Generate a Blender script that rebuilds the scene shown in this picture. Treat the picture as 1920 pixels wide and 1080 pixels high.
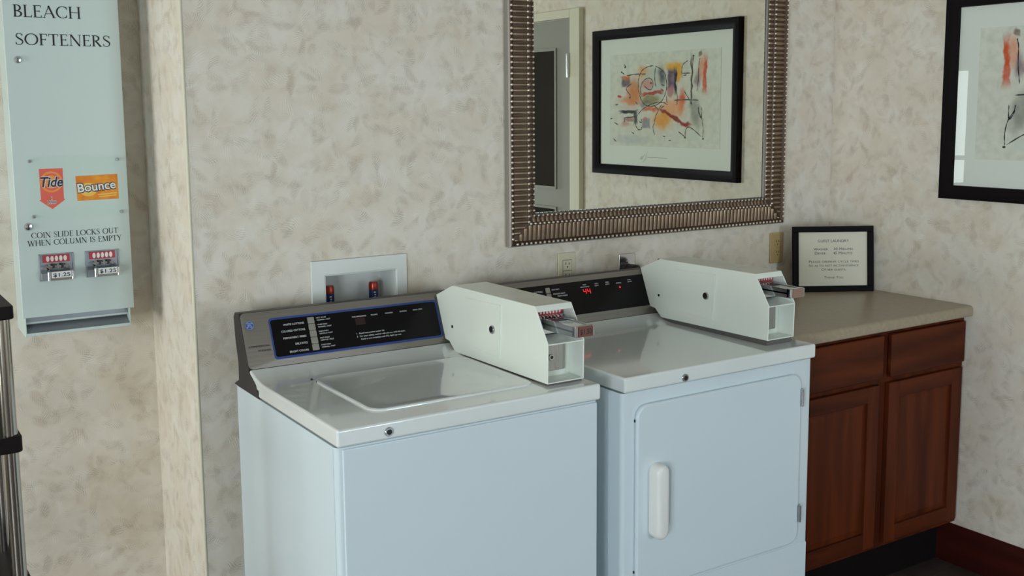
import bpy, math, random
from mathutils import Vector, Matrix

random.seed(7)
SC = bpy.context.scene
COL = SC.collection
for o in list(bpy.data.objects):
    bpy.data.objects.remove(o)

# ------------------------------------------------------------------ camera
cam_d = bpy.data.cameras.new('camera')
cam = bpy.data.objects.new('camera', cam_d)
COL.objects.link(cam)
cam_d.sensor_width = 36.0
cam_d.lens = 2025.37 * 36.0 / 1920.0
cam_d.shift_y = -(540 - 469.19) / 1920.0
cam_d.clip_start = 0.02
_y, _p, _r = (math.radians(a) for a in (33.0025, -7.4726, -0.4600))
_f = Vector((math.sin(_y) * math.cos(_p), math.cos(_y) * math.cos(_p), math.sin(_p)))
_rt = Vector((math.cos(_y), -math.sin(_y), 0))
_up = _rt.cross(_f)
_r2 = _rt * math.cos(_r) + _up * math.sin(_r)
_u2 = -_rt * math.sin(_r) + _up * math.cos(_r)
M = Matrix((( _r2.x, _u2.x, -_f.x, -0.8773), (_r2.y, _u2.y, -_f.y, -2.7551), (_r2.z, _u2.z, -_f.z, 1.5713), (0, 0, 0, 1)))
cam.matrix_world = M
SC.camera = cam

# ------------------------------------------------------------------ colour management, sky, daylight
vs = SC.view_settings
vs.view_transform = 'Standard'
vs.look = 'None'
vs.gamma = 1.0
vs.use_curve_mapping = False
vs.exposure = 0.0

W = bpy.data.worlds.new('sky')
SC.world = W
W.use_nodes = True
W.node_tree.nodes['Background'].inputs['Color'].default_value = (0.80, 0.90, 1.0, 1)
W.node_tree.nodes['Background'].inputs['Strength'].default_value = 1.4

def daylight(name, loc, direction, sx, sy, power, color):
    d = bpy.data.lights.new(name, 'AREA')
    d.shape = 'RECTANGLE'
    d.size, d.size_y, d.energy, d.color = sx, sy, power, color
    o = bpy.data.objects.new(name, d)
    COL.objects.link(o)
    o.location = loc
    o.rotation_euler = Vector(direction).to_track_quat('-Z', 'Z').to_euler()
    return o

# room extents
XR, XL, YF, ZC = 2.343, -3.2, -5.2, 2.75
YA = 0.404      # the recessed wall that carries the dispenser
XB = -0.070     # left edge of the projecting wall
# windows in the left wall: one near the recess, one further back
WIN_A = (-1.15, 0.25, 0.45, 1.70)     # y0 y1 z0 z1 on the left wall
WIN_B = (-4.75, -3.19, 0.50, 1.92)    # y0 y1 z0 z1 on the left wall
WIN_FILL = (1.52, 2.28, 0.55, 2.05)      # x0 x1 z0 z1 on the front wall, behind the camera; unseen, added to brighten the machine fronts
daylight('window_light', (XL - 0.10, (WIN_A[0] + WIN_A[1]) / 2, (WIN_A[2] + WIN_A[3]) / 2), (1, 0, 0), 1.35, 1.20, 52, (0.97, 1.0, 0.92))
daylight('window_light', (XL - 0.10, (WIN_B[0] + WIN_B[1]) / 2, (WIN_B[2] + WIN_B[3]) / 2), (1, 0, 0), 1.50, 1.36, 138, (0.88, 1.0, 1.08))
daylight('window_light', ((WIN_FILL[0] + WIN_FILL[1]) / 2, YF - 0.10, (WIN_FILL[2] + WIN_FILL[3]) / 2), (0, 1, 0), 0.72, 1.45, 46, (0.84, 1.0, 1.12))  # fill for the front faces, from the added opening

# ------------------------------------------------------------------ materials
def lin(c):
    return tuple(((v / 255.0) / 12.92 if v / 255.0 <= 0.04045 else ((v / 255.0 + 0.055) / 1.055) ** 2.4) for v in c)

def mat(name, rgb, rough=0.5, metal=0.0, coat=0.0, spec=0.5, emit=None, es=0.0, bump=None, vary=None):
    m = bpy.data.materials.new(name)
    m.use_nodes = True
    nt = m.node_tree
    b = nt.nodes['Principled BSDF']
    b.inputs['Base Color'].default_value = (*lin(rgb), 1)
    b.inputs['Roughness'].default_value = rough
    b.inputs['Metallic'].default_value = metal
    b.inputs['Coat Weight'].default_value = coat
    b.inputs['Coat Roughness'].default_value = 0.05
    b.inputs['Specular IOR Level'].default_value = spec
    if emit:
        b.inputs['Emission Color'].default_value = (*lin(emit), 1)
        b.inputs['Emission Strength'].default_value = es
    tc = nt.nodes.new('ShaderNodeTexCoord')
    if bump:
        n = nt.nodes.new('ShaderNodeTexNoise')
        n.inputs['Scale'].default_value = bump[0]
        n.inputs['Detail'].default_value = 3
        nt.links.new(tc.outputs['Object'], n.inputs['Vector'])
        bp = nt.nodes.new('ShaderNodeBump')
        bp.inputs['Strength'].default_value = bump[1]
        bp.inputs['Distance'].default_value = bump[2]
        nt.links.new(n.outputs['Fac'], bp.inputs['Height'])
        nt.links.new(bp.outputs['Normal'], b.inputs['Normal'])
    if vary:
        n = nt.nodes.new('ShaderNodeTexNoise')
        n.inputs['Scale'].default_value = vary[0]
        n.inputs['Detail'].default_value = 4
        mp = nt.nodes.new('ShaderNodeMapping')
        mp.inputs['Scale'].default_value = vary[2] if len(vary) > 2 else (1, 1, 1)
        nt.links.new(tc.outputs['Object'], mp.inputs['Vector'])
        nt.links.new(mp.outputs['Vector'], n.inputs['Vector'])
        mx = nt.nodes.new('ShaderNodeMix')
        mx.data_type = 'RGBA'
        mx.inputs['A'].default_value = (*lin(rgb), 1)
        mx.inputs['B'].default_value = (*lin(vary[1]), 1)
        mr = nt.nodes.new('ShaderNodeMapRange')
        mr.inputs['From Min'].default_value = 0.35
        mr.inputs['From Max'].default_value = 0.65
        nt.links.new(n.outputs['Fac'], mr.inputs['Value'])
        nt.links.new(mr.outputs['Result'], mx.inputs['Factor'])
        nt.links.new(mx.outputs['Result'], b.inputs['Base Color'])
    return m

class NB:
    """small helper that strings shader nodes together"""
    def __init__(s, nt): s.nt = nt
    def put(s, sock, v):
        if isinstance(v, bpy.types.NodeSocket): s.nt.links.new(v, sock)
        else: sock.default_value = v
    def math(s, op, a, b=0.0, c=0.0):
        n = s.nt.nodes.new('ShaderNodeMath'); n.operation = op
        for i, v in enumerate((a, b, c)): s.put(n.inputs[i], v)
        return n.outputs[0]
    def ramp(s, v, a, b, lo=0.0, hi=1.0):
        n = s.nt.nodes.new('ShaderNodeMapRange'); n.interpolation_type = 'SMOOTHSTEP'
        s.put(n.inputs['Value'], v)
        for k, q in (('From Min', a), ('From Max', b), ('To Min', lo), ('To Max', hi)): s.put(n.inputs[k], q)
        return n.outputs['Result']
    def mix(s, f, a, b):
        n = s.nt.nodes.new('ShaderNodeMix'); n.data_type = 'RGBA'
        s.put(n.inputs['Factor'], f)
        s.put(n.inputs['A'], a); s.put(n.inputs['B'], b)
        return n.outputs['Result']
    def comb(s, x, y, z=0.0):
        n = s.nt.nodes.new('ShaderNodeCombineXYZ')
        for i, v in enumerate((x, y, z)): s.put(n.inputs[i], v)
        return n.outputs[0]
    def sep(s, v):
        n = s.nt.nodes.new('ShaderNodeSeparateXYZ'); s.put(n.inputs[0], v)
        return n.outputs
    def vec(s, op, a, b=(0, 0, 0)):
        n = s.nt.nodes.new('ShaderNodeVectorMath'); n.operation = op
        s.put(n.inputs[0], a)
        if op == 'SCALE': s.put(n.inputs['Scale'], b)
        else: s.put(n.inputs[1], b)
        return n.outputs['Value'] if op in ('LENGTH', 'DOT_PRODUCT') else n.outputs['Vector']
    def noise(s, v, scale, detail=3.0, out='Fac'):
        n = s.nt.nodes.new('ShaderNodeTexNoise'); s.put(n.inputs['Vector'], v)
        n.inputs['Scale'].default_value = scale; n.inputs['Detail'].default_value = detail
        return n.outputs[out]

def wallpaper(name, axis):
    m = bpy.data.materials.new(name); m.use_nodes = True
    nt = m.node_tree; b = nt.nodes['Principled BSDF']; N = NB(nt)
    g = nt.nodes.new('ShaderNodeNewGeometry')
    p = N.sep(g.outputs['Position'])
    uv = N.comb(p[0] if axis == 'x' else p[1], p[2])
    warp = N.vec('SCALE', N.vec('SUBTRACT', N.noise(uv, 9.0, 2.0, 'Color'), (0.5, 0.5, 0.5)), 0.035)
    uvw = N.vec('ADD', uv, warp)
    base = N.mix(N.ramp(N.noise(uv, 7.0, 4.0), 0.36, 0.64), (*lin((228, 221, 210)), 1), (*lin((222, 211, 195)), 1))
    fade = N.ramp(N.noise(uv, 22.0, 3.0), 0.36, 0.60, 0.25, 1.0)
    height = None
    # fronds scattered in several sizes: (scale, offset, colour, strength, how much of the frond is strokes)
    for (sc, off, col, amt, cut, side) in ((14.5, (3.1, 7.7, 0), (194, 182, 162), 0.56, 0.45, 0), (12.0, (13.4, 1.9, 0), (201, 189, 172), 0.52, 0.52, 1),
                                     (18.5, (5.7, 21.3, 0), (164, 156, 142), 0.62, 0.02, 1), (16.5, (41.2, 5.9, 0), (184, 168, 150), 0.55, 0.45, 1),
                                     (15.5, (31.7, 11.3, 0), (242, 240, 234), 0.55, 0.02, 1)):
        v = N.vec('ADD', N.vec('SCALE', uvw, sc), off)
        vo = nt.nodes.new('ShaderNodeTexVoronoi'); vo.voronoi_dimensions = '2D'; vo.inputs['Scale'].default_value = 1.0
        nt.links.new(v, vo.inputs['Vector'])
        loc = N.vec('SUBTRACT', v, vo.outputs['Position'])
        rc = N.sep(vo.outputs['Color'])
        ro = nt.nodes.new('ShaderNodeVectorRotate'); ro.rotation_type = 'Z_AXIS'
        nt.links.new(loc, ro.inputs['Vector'])
        N.put(ro.inputs['Angle'], N.math('MULTIPLY', rc[0], 6.283))
        l = N.sep(ro.outputs['Vector'])
        bend = N.math('MULTIPLY', N.math('MULTIPLY', l[0], l[0]), N.math('SUBTRACT', rc[2], 0.5))
        sgn = N.math('ADD', l[1], bend)
        ly = N.math('ABSOLUTE', sgn)
        q = N.math('DIVIDE', l[0], 0.66)
        w = N.math('MULTIPLY', N.math('SUBTRACT', 1.0, N.math('MULTIPLY', q, q)), N.math('ADD', 0.16, N.math('MULTIPLY', rc[1], 0.14)))
        mask = N.ramp(N.math('SUBTRACT', w, ly), -0.05, 0.14)
        ph = N.math('ADD', N.math('MULTIPLY', N.math('ADD', l[0], N.math('MULTIPLY', sgn if side else ly, 1.3 if side else 1.0)), 44.0), N.math('MULTIPLY', N.noise(v, 2.8, 3.0), 13.0))
        vein = N.ramp(N.math('SINE', ph), 0.0, 1.0, cut, 1.0)
        st = N.math('MULTIPLY', N.math('MULTIPLY', N.ramp(rc[2], 0.1, 0.8, 0.2, 1.0), fade), amt)
        f = N.math('MULTIPLY', N.math('MULTIPLY', mask, vein), st)
        base = N.mix(f, base, (*lin(col), 1))
        height = f if height is None else N.math('ADD', height, f)
    nt.links.new(base, b.inputs['Base Color'])
    b.inputs['Roughness'].default_value = 0.62
    b.inputs['Specular IOR Level'].default_value = 0.3
    bp = nt.nodes.new('ShaderNodeBump'); bp.inputs['Strength'].default_value = 0.05; bp.inputs['Distance'].default_value = 0.001
    nt.links.new(height, bp.inputs['Height']); nt.links.new(bp.outputs['Normal'], b.inputs['Normal'])
    return m

def wood(name, dark, light, axis='z', scale=1.0, rough=0.42):
    m = bpy.data.materials.new(name); m.use_nodes = True
    nt = m.node_tree; b = nt.nodes['Principled BSDF']; N = NB(nt)
    tc = nt.nodes.new('ShaderNodeTexCoord')
    mp = nt.nodes.new('ShaderNodeMapping')
    s = {'z': (9, 9, 0.9), 'x': (0.9, 9, 9), 'y': (9, 0.9, 9)}[axis]
    mp.inputs['Scale'].default_value = tuple(k * scale for k in s)
    nt.links.new(tc.outputs['Object'], mp.inputs['Vector'])
    v = N.vec('ADD', mp.outputs['Vector'], N.vec('SCALE', N.noise(mp.outputs['Vector'], 0.8, 2.0, 'Color'), 0.9))
    grain = N.noise(v, 2.2, 6.0)
    wv = nt.nodes.new('ShaderNodeTexWave'); wv.wave_type = 'RINGS'
    wv.inputs['Scale'].default_value = 0.55; wv.inputs['Distortion'].default_value = 5.0
    wv.inputs['Detail'].default_value = 3.0; wv.inputs['Detail Scale'].default_value = 1.4
    nt.links.new(mp.outputs['Vector'], wv.inputs['Vector'])
    f = N.math('ADD', N.math('MULTIPLY', N.ramp(grain, 0.35, 0.68), 0.62), N.math('MULTIPLY', wv.outputs['Fac'], 0.38))
    nt.links.new(N.mix(f, (*lin(dark), 1), (*lin(light), 1)), b.inputs['Base Color'])
    b.inputs['Specular IOR Level'].default_value = 0.14
    b.inputs['Roughness'].default_value = rough
    bp = nt.nodes.new('ShaderNodeBump'); bp.inputs['Strength'].default_value = 0.15; bp.inputs['Distance'].default_value = 0.001
    nt.links.new(grain, bp.inputs['Height']); nt.links.new(bp.outputs['Normal'], b.inputs['Normal'])
    return m

def brushed(name, rgb, rough, scale):
    m = mat(name, rgb, rough, 1.0)
    nt = m.node_tree; b = nt.nodes['Principled BSDF']; N = NB(nt)
    tc = nt.nodes.new('ShaderNodeTexCoord'); mp = nt.nodes.new('ShaderNodeMapping')
    mp.inputs['Scale'].default_value = scale
    nt.links.new(tc.outputs['Object'], mp.inputs['Vector'])
    n = N.noise(mp.outputs['Vector'], 3.0, 4.0)
    nt.links.new(N.ramp(n, 0.2, 0.8, rough - 0.08, rough + 0.10), b.inputs['Roughness'])
    return m

def pane_glass(name, tint=(1, 1, 1), ior=1.5):
    m = bpy.data.materials.new(name); m.use_nodes = True
    nt = m.node_tree
    for n in list(nt.nodes):
        if n.type == 'BSDF_PRINCIPLED': nt.nodes.remove(n)
    out = [n for n in nt.nodes if n.type == 'OUTPUT_MATERIAL'][0]
    t = nt.nodes.new('ShaderNodeBsdfTransparent'); t.inputs['Color'].default_value = (*tint, 1)
    g = nt.nodes.new('ShaderNodeBsdfGlossy'); g.inputs['Roughness'].default_value = 0.0
    fr = nt.nodes.new('ShaderNodeFresnel'); fr.inputs['IOR'].default_value = ior
    mx = nt.nodes.new('ShaderNodeMixShader')
    ge = nt.nodes.new('ShaderNodeNewGeometry')      # only the outward faces mirror the room
    k = NB(nt).math('MULTIPLY', fr.outputs[0], NB(nt).math('SUBTRACT', 1.0, ge.outputs['Backfacing']))
    nt.links.new(k, mx.inputs[0]); nt.links.new(t.outputs[0], mx.inputs[1]); nt.links.new(g.outputs[0], mx.inputs[2])
    nt.links.new(mx.outputs[0], out.inputs['Surface'])
    return m

def tile_floor(name):
    m = bpy.data.materials.new(name); m.use_nodes = True
    nt = m.node_tree; b = nt.nodes['Principled BSDF']; N = NB(nt)
    g = nt.nodes.new('ShaderNodeNewGeometry')
    br = nt.nodes.new('ShaderNodeTexBrick')
    br.offset = 0.0
    br.inputs['Scale'].default_value = 1.0
    br.inputs['Brick Width'].default_value = 0.305; br.inputs['Row Height'].default_value = 0.305
    br.inputs['Mortar Size'].default_value = 0.004
    nt.links.new(g.outputs['Position'], br.inputs['Vector'])
    br.inputs['Color1'].default_value = (*lin((60, 48, 47)), 1); br.inputs['Color2'].default_value = (*lin((66, 54, 51)), 1)
    br.inputs['Mortar'].default_value = (*lin((42, 36, 35)), 1)
    f = N.ramp(N.noise(g.outputs['Position'], 7.0, 6.0), 0.35, 0.7)
    nt.links.new(N.mix(N.math('MULTIPLY', f, 0.6), br.outputs['Color'], (*lin((86, 71, 65)), 1)), b.inputs['Base Color'])
    b.inputs['Roughness'].default_value = 0.45
    return m

def watercolour(name, blobs, paper):
    m = bpy.data.materials.new(name); m.use_nodes = True
    nt = m.node_tree; b = nt.nodes['Principled BSDF']; N = NB(nt)
    tc = nt.nodes.new('ShaderNodeTexCoord')
    p = N.sep(tc.outputs['Object'])
    uv = N.comb(N.math('MULTIPLY', p[1], 1000.0), N.math('MULTIPLY', p[2], 1000.0))
    wob = N.vec('SCALE', N.vec('SUBTRACT', N.noise(uv, 0.02, 4.0, 'Color'), (0.5, 0.5, 0.5)), 38.0)
    q = N.vec('MULTIPLY', N.vec('ADD', uv, wob), (1, 1, 0))
    tone = N.noise(uv, 0.035, 5.0)
    col = N.mix(N.ramp(tone, 0.3, 0.75), (*lin(paper), 1), (*lin(tuple(c - 16 for c in paper)), 1))
    for (cx, cy, rx, ry, rot, c, st, box, soft) in blobs:
        mp = nt.nodes.new('ShaderNodeMapping'); mp.vector_type = 'TEXTURE'
        mp.inputs['Location'].default_value = (cx, cy, 0)
        mp.inputs['Rotation'].default_value = (0, 0, math.radians(rot))
        mp.inputs['Scale'].default_value = (rx, ry, 1)
        nt.links.new(q, mp.inputs['Vector'])
        if box:
            a = N.sep(N.vec('ABSOLUTE', mp.outputs['Vector']))
            d = N.math('MAXIMUM', a[0], a[1])
        else:
            d = N.vec('LENGTH', mp.outputs['Vector'])
        f = N.ramp(d, 1.0 - soft, 1.0 + soft, 1.0, 0.0)
        f = N.math('MULTIPLY', f, N.ramp(tone, 0.25, 0.6, min(1.0, st * 0.95), min(1.0, st * 1.15)))
        col = N.mix(f, col, (*lin(c), 1))
    nt.links.new(col, b.inputs['Base Color'])
    b.inputs['Roughness'].default_value = 0.8
    b.inputs['Specular IOR Level'].default_value = 0.1
    return m

MT = {}
MT['paper_x'] = wallpaper('leaf_wallpaper', 'x')
MT['paper_y'] = wallpaper('leaf_wallpaper_side', 'y')
MT['enamel'] = mat('white_enamel', (212, 225, 231), 0.25, 0, 0.25, 0.45)
MT['enamel_top'] = mat('white_enamel_top', (226, 231, 230), 0.12, 0, 0.9, 0.5)
MT['plastic_white'] = mat('white_plastic', (222, 226, 222), 0.35)
MT['handle_white'] = mat('handle_white', (232, 232, 228), 0.3)
MT['black_plastic'] = mat('black_plastic', (34, 29, 31), 0.45)
MT['black_glass'] = mat('black_panel', (9, 6, 9), 0.2, 0, 0.0, 0.22)
MT['blue_trim'] = mat('blue_trim', (38, 66, 134), 0.4)
MT['steel'] = mat('brushed_steel', (140, 134, 126), 0.42, 0.45, spec=0.4, vary=(14.0, (132, 126, 118), (0.15, 30, 30)))
MT['cash_steel'] = brushed('cash_steel', (168, 164, 160), 0.3, (60, 60, 1.5))
MT['button'] = mat('button_grey', (152, 150, 142), 0.4, 0.5)
MT['chrome'] = mat('chrome', (205, 208, 212), 0.12, 1.0)
MT['tube_chrome'] = mat('tube_chrome', (178, 172, 164), 0.16, 1.0)
MT['dark_metal'] = mat('dark_metal', (58, 54, 52), 0.35, 0.8)
MT['red_plate'] = mat('red_plate', (176, 44, 50), 0.35)
MT['ink_white'] = mat('white_ink', (225, 228, 228), 0.5)
MT['ink_black'] = mat('black_ink', (24, 24, 30), 0.5)
MT['ink_navy'] = mat('navy_ink', (28, 34, 72), 0.5)
MT['silver_dot'] = mat('silver_slots', (220, 214, 210), 0.3, 0.4)
MT['led_on'] = mat('red_led', (60, 6, 8), 0.4, emit=(255, 30, 40), es=1.3)
MT['led_dim'] = mat('dim_red_display', (38, 6, 10), 0.3)
MT['ivory'] = mat('ivory_plastic', (214, 208, 180), 0.4)
MT['tan'] = mat('tan_plastic', (186, 162, 112), 0.4)
MT['oak'] = wood('oak', (60, 23, 9), (94, 41, 16), 'z', rough=0.5)
MT['oak_h'] = wood('oak_drawer', (62, 24, 9), (95, 42, 16), 'x', rough=0.5)
MT['base_wood'] = wood('mahogany_base', (50, 18, 15), (66, 25, 20), 'y', rough=0.35)
MT['laminate'] = mat('beige_laminate', (164, 150, 128), 0.34, vary=(60.0, (156, 142, 121)))
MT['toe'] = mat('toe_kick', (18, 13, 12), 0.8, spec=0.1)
MT['frame_black'] = mat('black_frame', (15, 9, 13), 0.55, spec=0.09)
MT['mat_board'] = mat('mat_board', (222, 228, 220), 0.8, spec=0.1)
MT['sign_paper'] = mat('sign_paper', (218, 214, 196), 0.75, spec=0.1)
MT['pewter'] = mat('pewter_frame', (156, 136, 116), 0.26, 0.85, vary=(25.0, (134, 114, 97)))
MT['pewter_shade'] = mat('pewter_painted_shade', (84, 66, 55), 0.4, 0.6)  # shade between the ribs put into the moulding colour
MT['pewter_hi'] = mat('pewter_bead', (220, 210, 196), 0.3, 0.75)
MT['mirror'] = mat('mirror_glass', (236, 238, 228), 0.0, 1.0)
MT['mirror_edge'] = mat('mirror_bevel', (220, 226, 228), 0.03, 1.0)
MT['glass'] = pane_glass('picture_glass', (1.0, 1.0, 1.0), 1.4)
MT['acrylic'] = pane_glass('acrylic_cover', (0.99, 1.0, 0.99), 1.12)
MT['cream_paint'] = mat('cream_paint', (216, 210, 188), 0.45)
MT['door_paint'] = mat('grey_door_paint', (142, 139, 129), 0.5)
MT['dark_glass'] = mat('dark_glass', (26, 22, 22), 0.03, 0.0, 0.0, 0.5)
MT['ceiling'] = mat('ceiling_tile', (178, 175, 168), 0.9, bump=(90.0, 0.3, 0.002))
MT['plain_wall'] = mat('plain_wall', (176, 168, 152), 0.8, bump=(60.0, 0.2, 0.001))
MT['floor'] = tile_floor('dark_tile')
MT['vend'] = mat('dispenser_enamel', (198, 212, 209), 0.35, 0, 0.1, 0.35)
MT['vend_in'] = mat('tray_steel', (150, 156, 162), 0.38, 0.45)
MT['salmon'] = mat('salmon_print', (228, 98, 84), 0.5)
MT['orange'] = mat('orange_print', (240, 150, 62), 0.5)
MT['orange2'] = mat('orange_box_print', (222, 112, 22), 0.5, vary=(28.0, (236, 160, 30)))
MT['yellow'] = mat('yellow_print', (240, 190, 90), 0.5)
MT['valve_red'] = mat('red_cap', (170, 60, 44), 0.3, 0.5)
MT['valve_blue'] = mat('blue_label', (40, 52, 104), 0.35)
MT['cord'] = mat('grey_cord', (112, 104, 102), 0.5)
MT['price_brown'] = mat('price_plate_brown', (112, 62, 54), 0.4)
MT['price_faded'] = mat('price_plate_faded', (150, 118, 106), 0.3)
MT['base_grey'] = mat('base_grey', (96, 94, 90), 0.5)
MT['enamel_box'] = mat('coin_box_enamel', (230, 236, 227), 0.25, 0, 0.2, 0.45)
MT['lit_edge'] = mat('painted_lit_edge', (150, 144, 136), 0.5, 0.3)  # light on the frame's sides painted in as a paler tone
MT['logo_blue'] = mat('logo_blue', (44, 82, 158), 0.35)
MT['logo_light'] = mat('logo_light', (150, 168, 200), 0.35)
MT['rack_black'] = mat('black_shelf', (22, 14, 16), 0.55, spec=0.15)

# ------------------------------------------------------------------ mesh helpers
def tag(o, label=None, cat=None, group=None, kind=None):
    if label: o['label'] = label
    if cat: o['category'] = cat
    if group: o['group'] = group
    if kind: o['kind'] = kind
    return o

def thing(name, label, cat, loc=(0, 0, 0), rotz=0.0, group=None):
    o = bpy.data.objects.new(name, None)
    o.empty_display_size = 0.05
    COL.objects.link(o)
    o.location = loc
    o.rotation_euler = (0, 0, rotz)
    return tag(o, label, cat, group)

class MB:
    def __init__(s):
        s.v, s.f, s.m = [], [], []
    def add(s, vs, fs, m=0, xf=None):
        n = len(s.v)
        for p in vs:
            p = Vector(p)
            s.v.append(tuple(xf @ p) if xf else tuple(p))
        for f in fs:
            s.f.append([n + i for i in f]); s.m.append(m)
        return s
    def box(s, x0, x1, y0, y1, z0, z1, m=0, xf=None):
        v = [(x0, y0, z0), (x1, y0, z0), (x1, y1, z0), (x0, y1, z0), (x0, y0, z1), (x1, y0, z1), (x1, y1, z1), (x0, y1, z1)]
        return s.add(v, [(3, 2, 1, 0), (4, 5, 6, 7), (0, 1, 5, 4), (1, 2, 6, 5), (2, 3, 7, 6), (3, 0, 4, 7)], m, xf)
    def prism(s, poly, a0, a1, axis, m=0, xf=None):
        """poly of 2D points swept along axis: x -> (y,z), y -> (x,z), z -> (x,y)"""
        def P(u, w, a):
            return {'x': (a, u, w), 'y': (u, a, w), 'z': (u, w, a)}[axis]
        n = len(poly)
        area = sum(poly[i][0] * poly[(i + 1) % n][1] - poly[(i + 1) % n][0] * poly[i][1] for i in range(n))
        if area < 0: poly = poly[::-1]
        if axis == 'y': poly = poly[::-1]
        lo, hi = min(a0, a1), max(a0, a1)
        v = [P(u, w, lo) for u, w in poly] + [P(u, w, hi) for u, w in poly]
        f = [tuple(range(n - 1, -1, -1)), tuple(range(n, 2 * n))]
        f += [(i, (i + 1) % n, n + (i + 1) % n, n + i) for i in range(n)]
        return s.add(v, f, m, xf)
    def cyl(s, p0, p1, r, n=16, m=0, r1=None, xf=None, cap=True):
        p0, p1 = Vector(p0), Vector(p1)
        r1 = r if r1 is None else r1
        d = (p1 - p0).normalized()
        a = d.orthogonal().normalized(); b = d.cross(a)
        v, f = [], []
        for p, rr in ((p0, r), (p1, r1)):
            for i in range(n):
                t = 2 * math.pi * i / n
                v.append(p + a * math.cos(t) * rr + b * math.sin(t) * rr)
        f = [(i, (i + 1) % n, n + (i + 1) % n, n + i) for i in range(n)]
        if cap: f += [tuple(range(n - 1, -1, -1)), tuple(range(n, 2 * n))]
        return s.add(v, f, m, xf)
    def lathe(s, prof, o, d, n=20, m=0, xf=None):
        """prof: (r, h) pairs turned about the axis d from the point o"""
        o, d = Vector(o), Vector(d).normalized()
        a = d.orthogonal().normalized(); b = d.cross(a)
        v, f = [], []
        for r, h in prof:
            for i in range(n):
                t = 2 * math.pi * i / n
                v.append(o + d * h + a * math.cos(t) * r + b * math.sin(t) * r)
        for k in range(len(prof) - 1):
            for i in range(n):
                j = (i + 1) % n
                f.append((k * n + i, k * n + j, (k + 1) * n + j, (k + 1) * n + i))
        f.append(tuple(range(n - 1, -1, -1)))
        f.append(tuple((len(prof) - 1) * n + i for i in range(n)))
        return s.add(v, f, m, xf)
    def tube(s, pts, r, n=10, m=0, xf=None):
        pts = [Vector(p) for p in pts]
        v, f = [], []
        a = None
        for i, p in enumerate(pts):
            d = (pts[min(i + 1, len(pts) - 1)] - pts[max(i - 1, 0)]).normalized()
            a = (a - d * a.dot(d)).normalized() if a else d.orthogonal().normalized()
            b = d.cross(a)
            rr = r[i] if isinstance(r, (list, tuple)) else r
            for k in range(n):
                t = 2 * math.pi * k / n
                v.append(p + a * math.cos(t) * rr + b * math.sin(t) * rr)
        for i in range(len(pts) - 1):
            for k in range(n):
                j = (k + 1) % n
                f.append((i * n + k, i * n + j, (i + 1) * n + j, (i + 1) * n + k))
        f += [tuple(range(n - 1, -1, -1)), tuple((len(pts) - 1) * n + k for k in range(n))]
        return s.add(v, f, m, xf)
    def flat(s, poly, m=0, xf=None, z=0.0):
        """one polygon in the local xy plane (facing +z)"""
        n = len(poly)
        area = sum(poly[i][0] * poly[(i + 1) % n][1] - poly[(i + 1) % n][0] * poly[i][1] for i in range(n))
        if area < 0: poly = poly[::-1]
        return s.add([(p[0], p[1], z) for p in poly], [tuple(range(n))], m, xf)
    def stroke(s, pts, ws, m=0, xf=None, z=0.0):
        """a ribbon along 2D points with a width per point"""
        P = [Vector((p[0], p[1])) for p in pts]
        if not isinstance(ws, (list, tuple)): ws = [ws] * len(P)
        v, f = [], []
        for i, p in enumerate(P):
            d = (P[min(i + 1, len(P) - 1)] - P[max(i - 1, 0)])
            d = d.normalized() if d.length > 0 else Vector((1, 0))
            nrm = Vector((-d.y, d.x)) * ws[i] * 0.5
            v += [(p.x + nrm.x, p.y + nrm.y, z), (p.x - nrm.x, p.y - nrm.y, z)]
        for i in range(len(P) - 1):
            f.append((2 * i, 2 * i + 1, 2 * i + 3, 2 * i + 2))
        return s.add(v, f, m, xf)
    def build(s, name, mats, parent=None, smooth=None, bevel=None, seg=3, label=None):
        me = bpy.data.meshes.new(name)
        me.from_pydata(s.v, [], s.f)
        mats = mats if isinstance(mats, (list, tuple)) else [mats]
        for k in mats: me.materials.append(MT[k] if isinstance(k, str) else k)
        for p, i in zip(me.polygons, s.m): p.material_index = i
        if smooth or bevel:
            for p in me.polygons: p.use_smooth = True
        if smooth: me.set_sharp_from_angle(angle=math.radians(smooth))
        me.update()
        o = bpy.data.objects.new(name, me)
        COL.objects.link(o)
        if parent: o.parent = parent
        if bevel:
            b = o.modifiers.new('bevel', 'BEVEL')
            b.width, b.segments = bevel, seg
            b.limit_method, b.angle_limit = 'ANGLE', math.radians(35)
            b.harden_normals = True
        if label: o['label'] = label
        return o

def rrect(x0, x1, y0, y1, r, n=5):
    pts = []
    for cx, cy, a in ((x1 - r, y0 + r, -90), (x1 - r, y1 - r, 0), (x0 + r, y1 - r, 90), (x0 + r, y0 + r, 180)):
        for i in range(n + 1):
            t = math.radians(a + 90 * i / n)
            pts.append((cx + r * math.cos(t), cy + r * math.sin(t)))
    return pts

def ring(mb, outer, inner, m=0, xf=None, z=0.0):
    n = len(outer)
    v = [(p[0], p[1], z) for p in outer] + [(p[0], p[1], z) for p in inner]
    f = [(i, (i + 1) % n, n + (i + 1) % n, n + i) for i in range(n)]
    return mb.add(v, f, m, xf)

def spline(pts, k=6):
    out = []
    P = [pts[0]] + list(pts) + [pts[-1]]
    for i in range(1, len(P) - 2):
        p0, p1, p2, p3 = (Vector(q) for q in P[i - 1:i + 3])
        for j in range(k):
            t = j / k
            out.append(0.5 * ((2 * p1) + (p2 - p0) * t + (2 * p0 - 5 * p1 + 4 * p2 - p3) * t * t + (3 * p1 - p0 - 3 * p2 + p3) * t ** 3))
    out.append(Vector(pts[-1]))
    return [tuple(p) for p in out]

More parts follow.
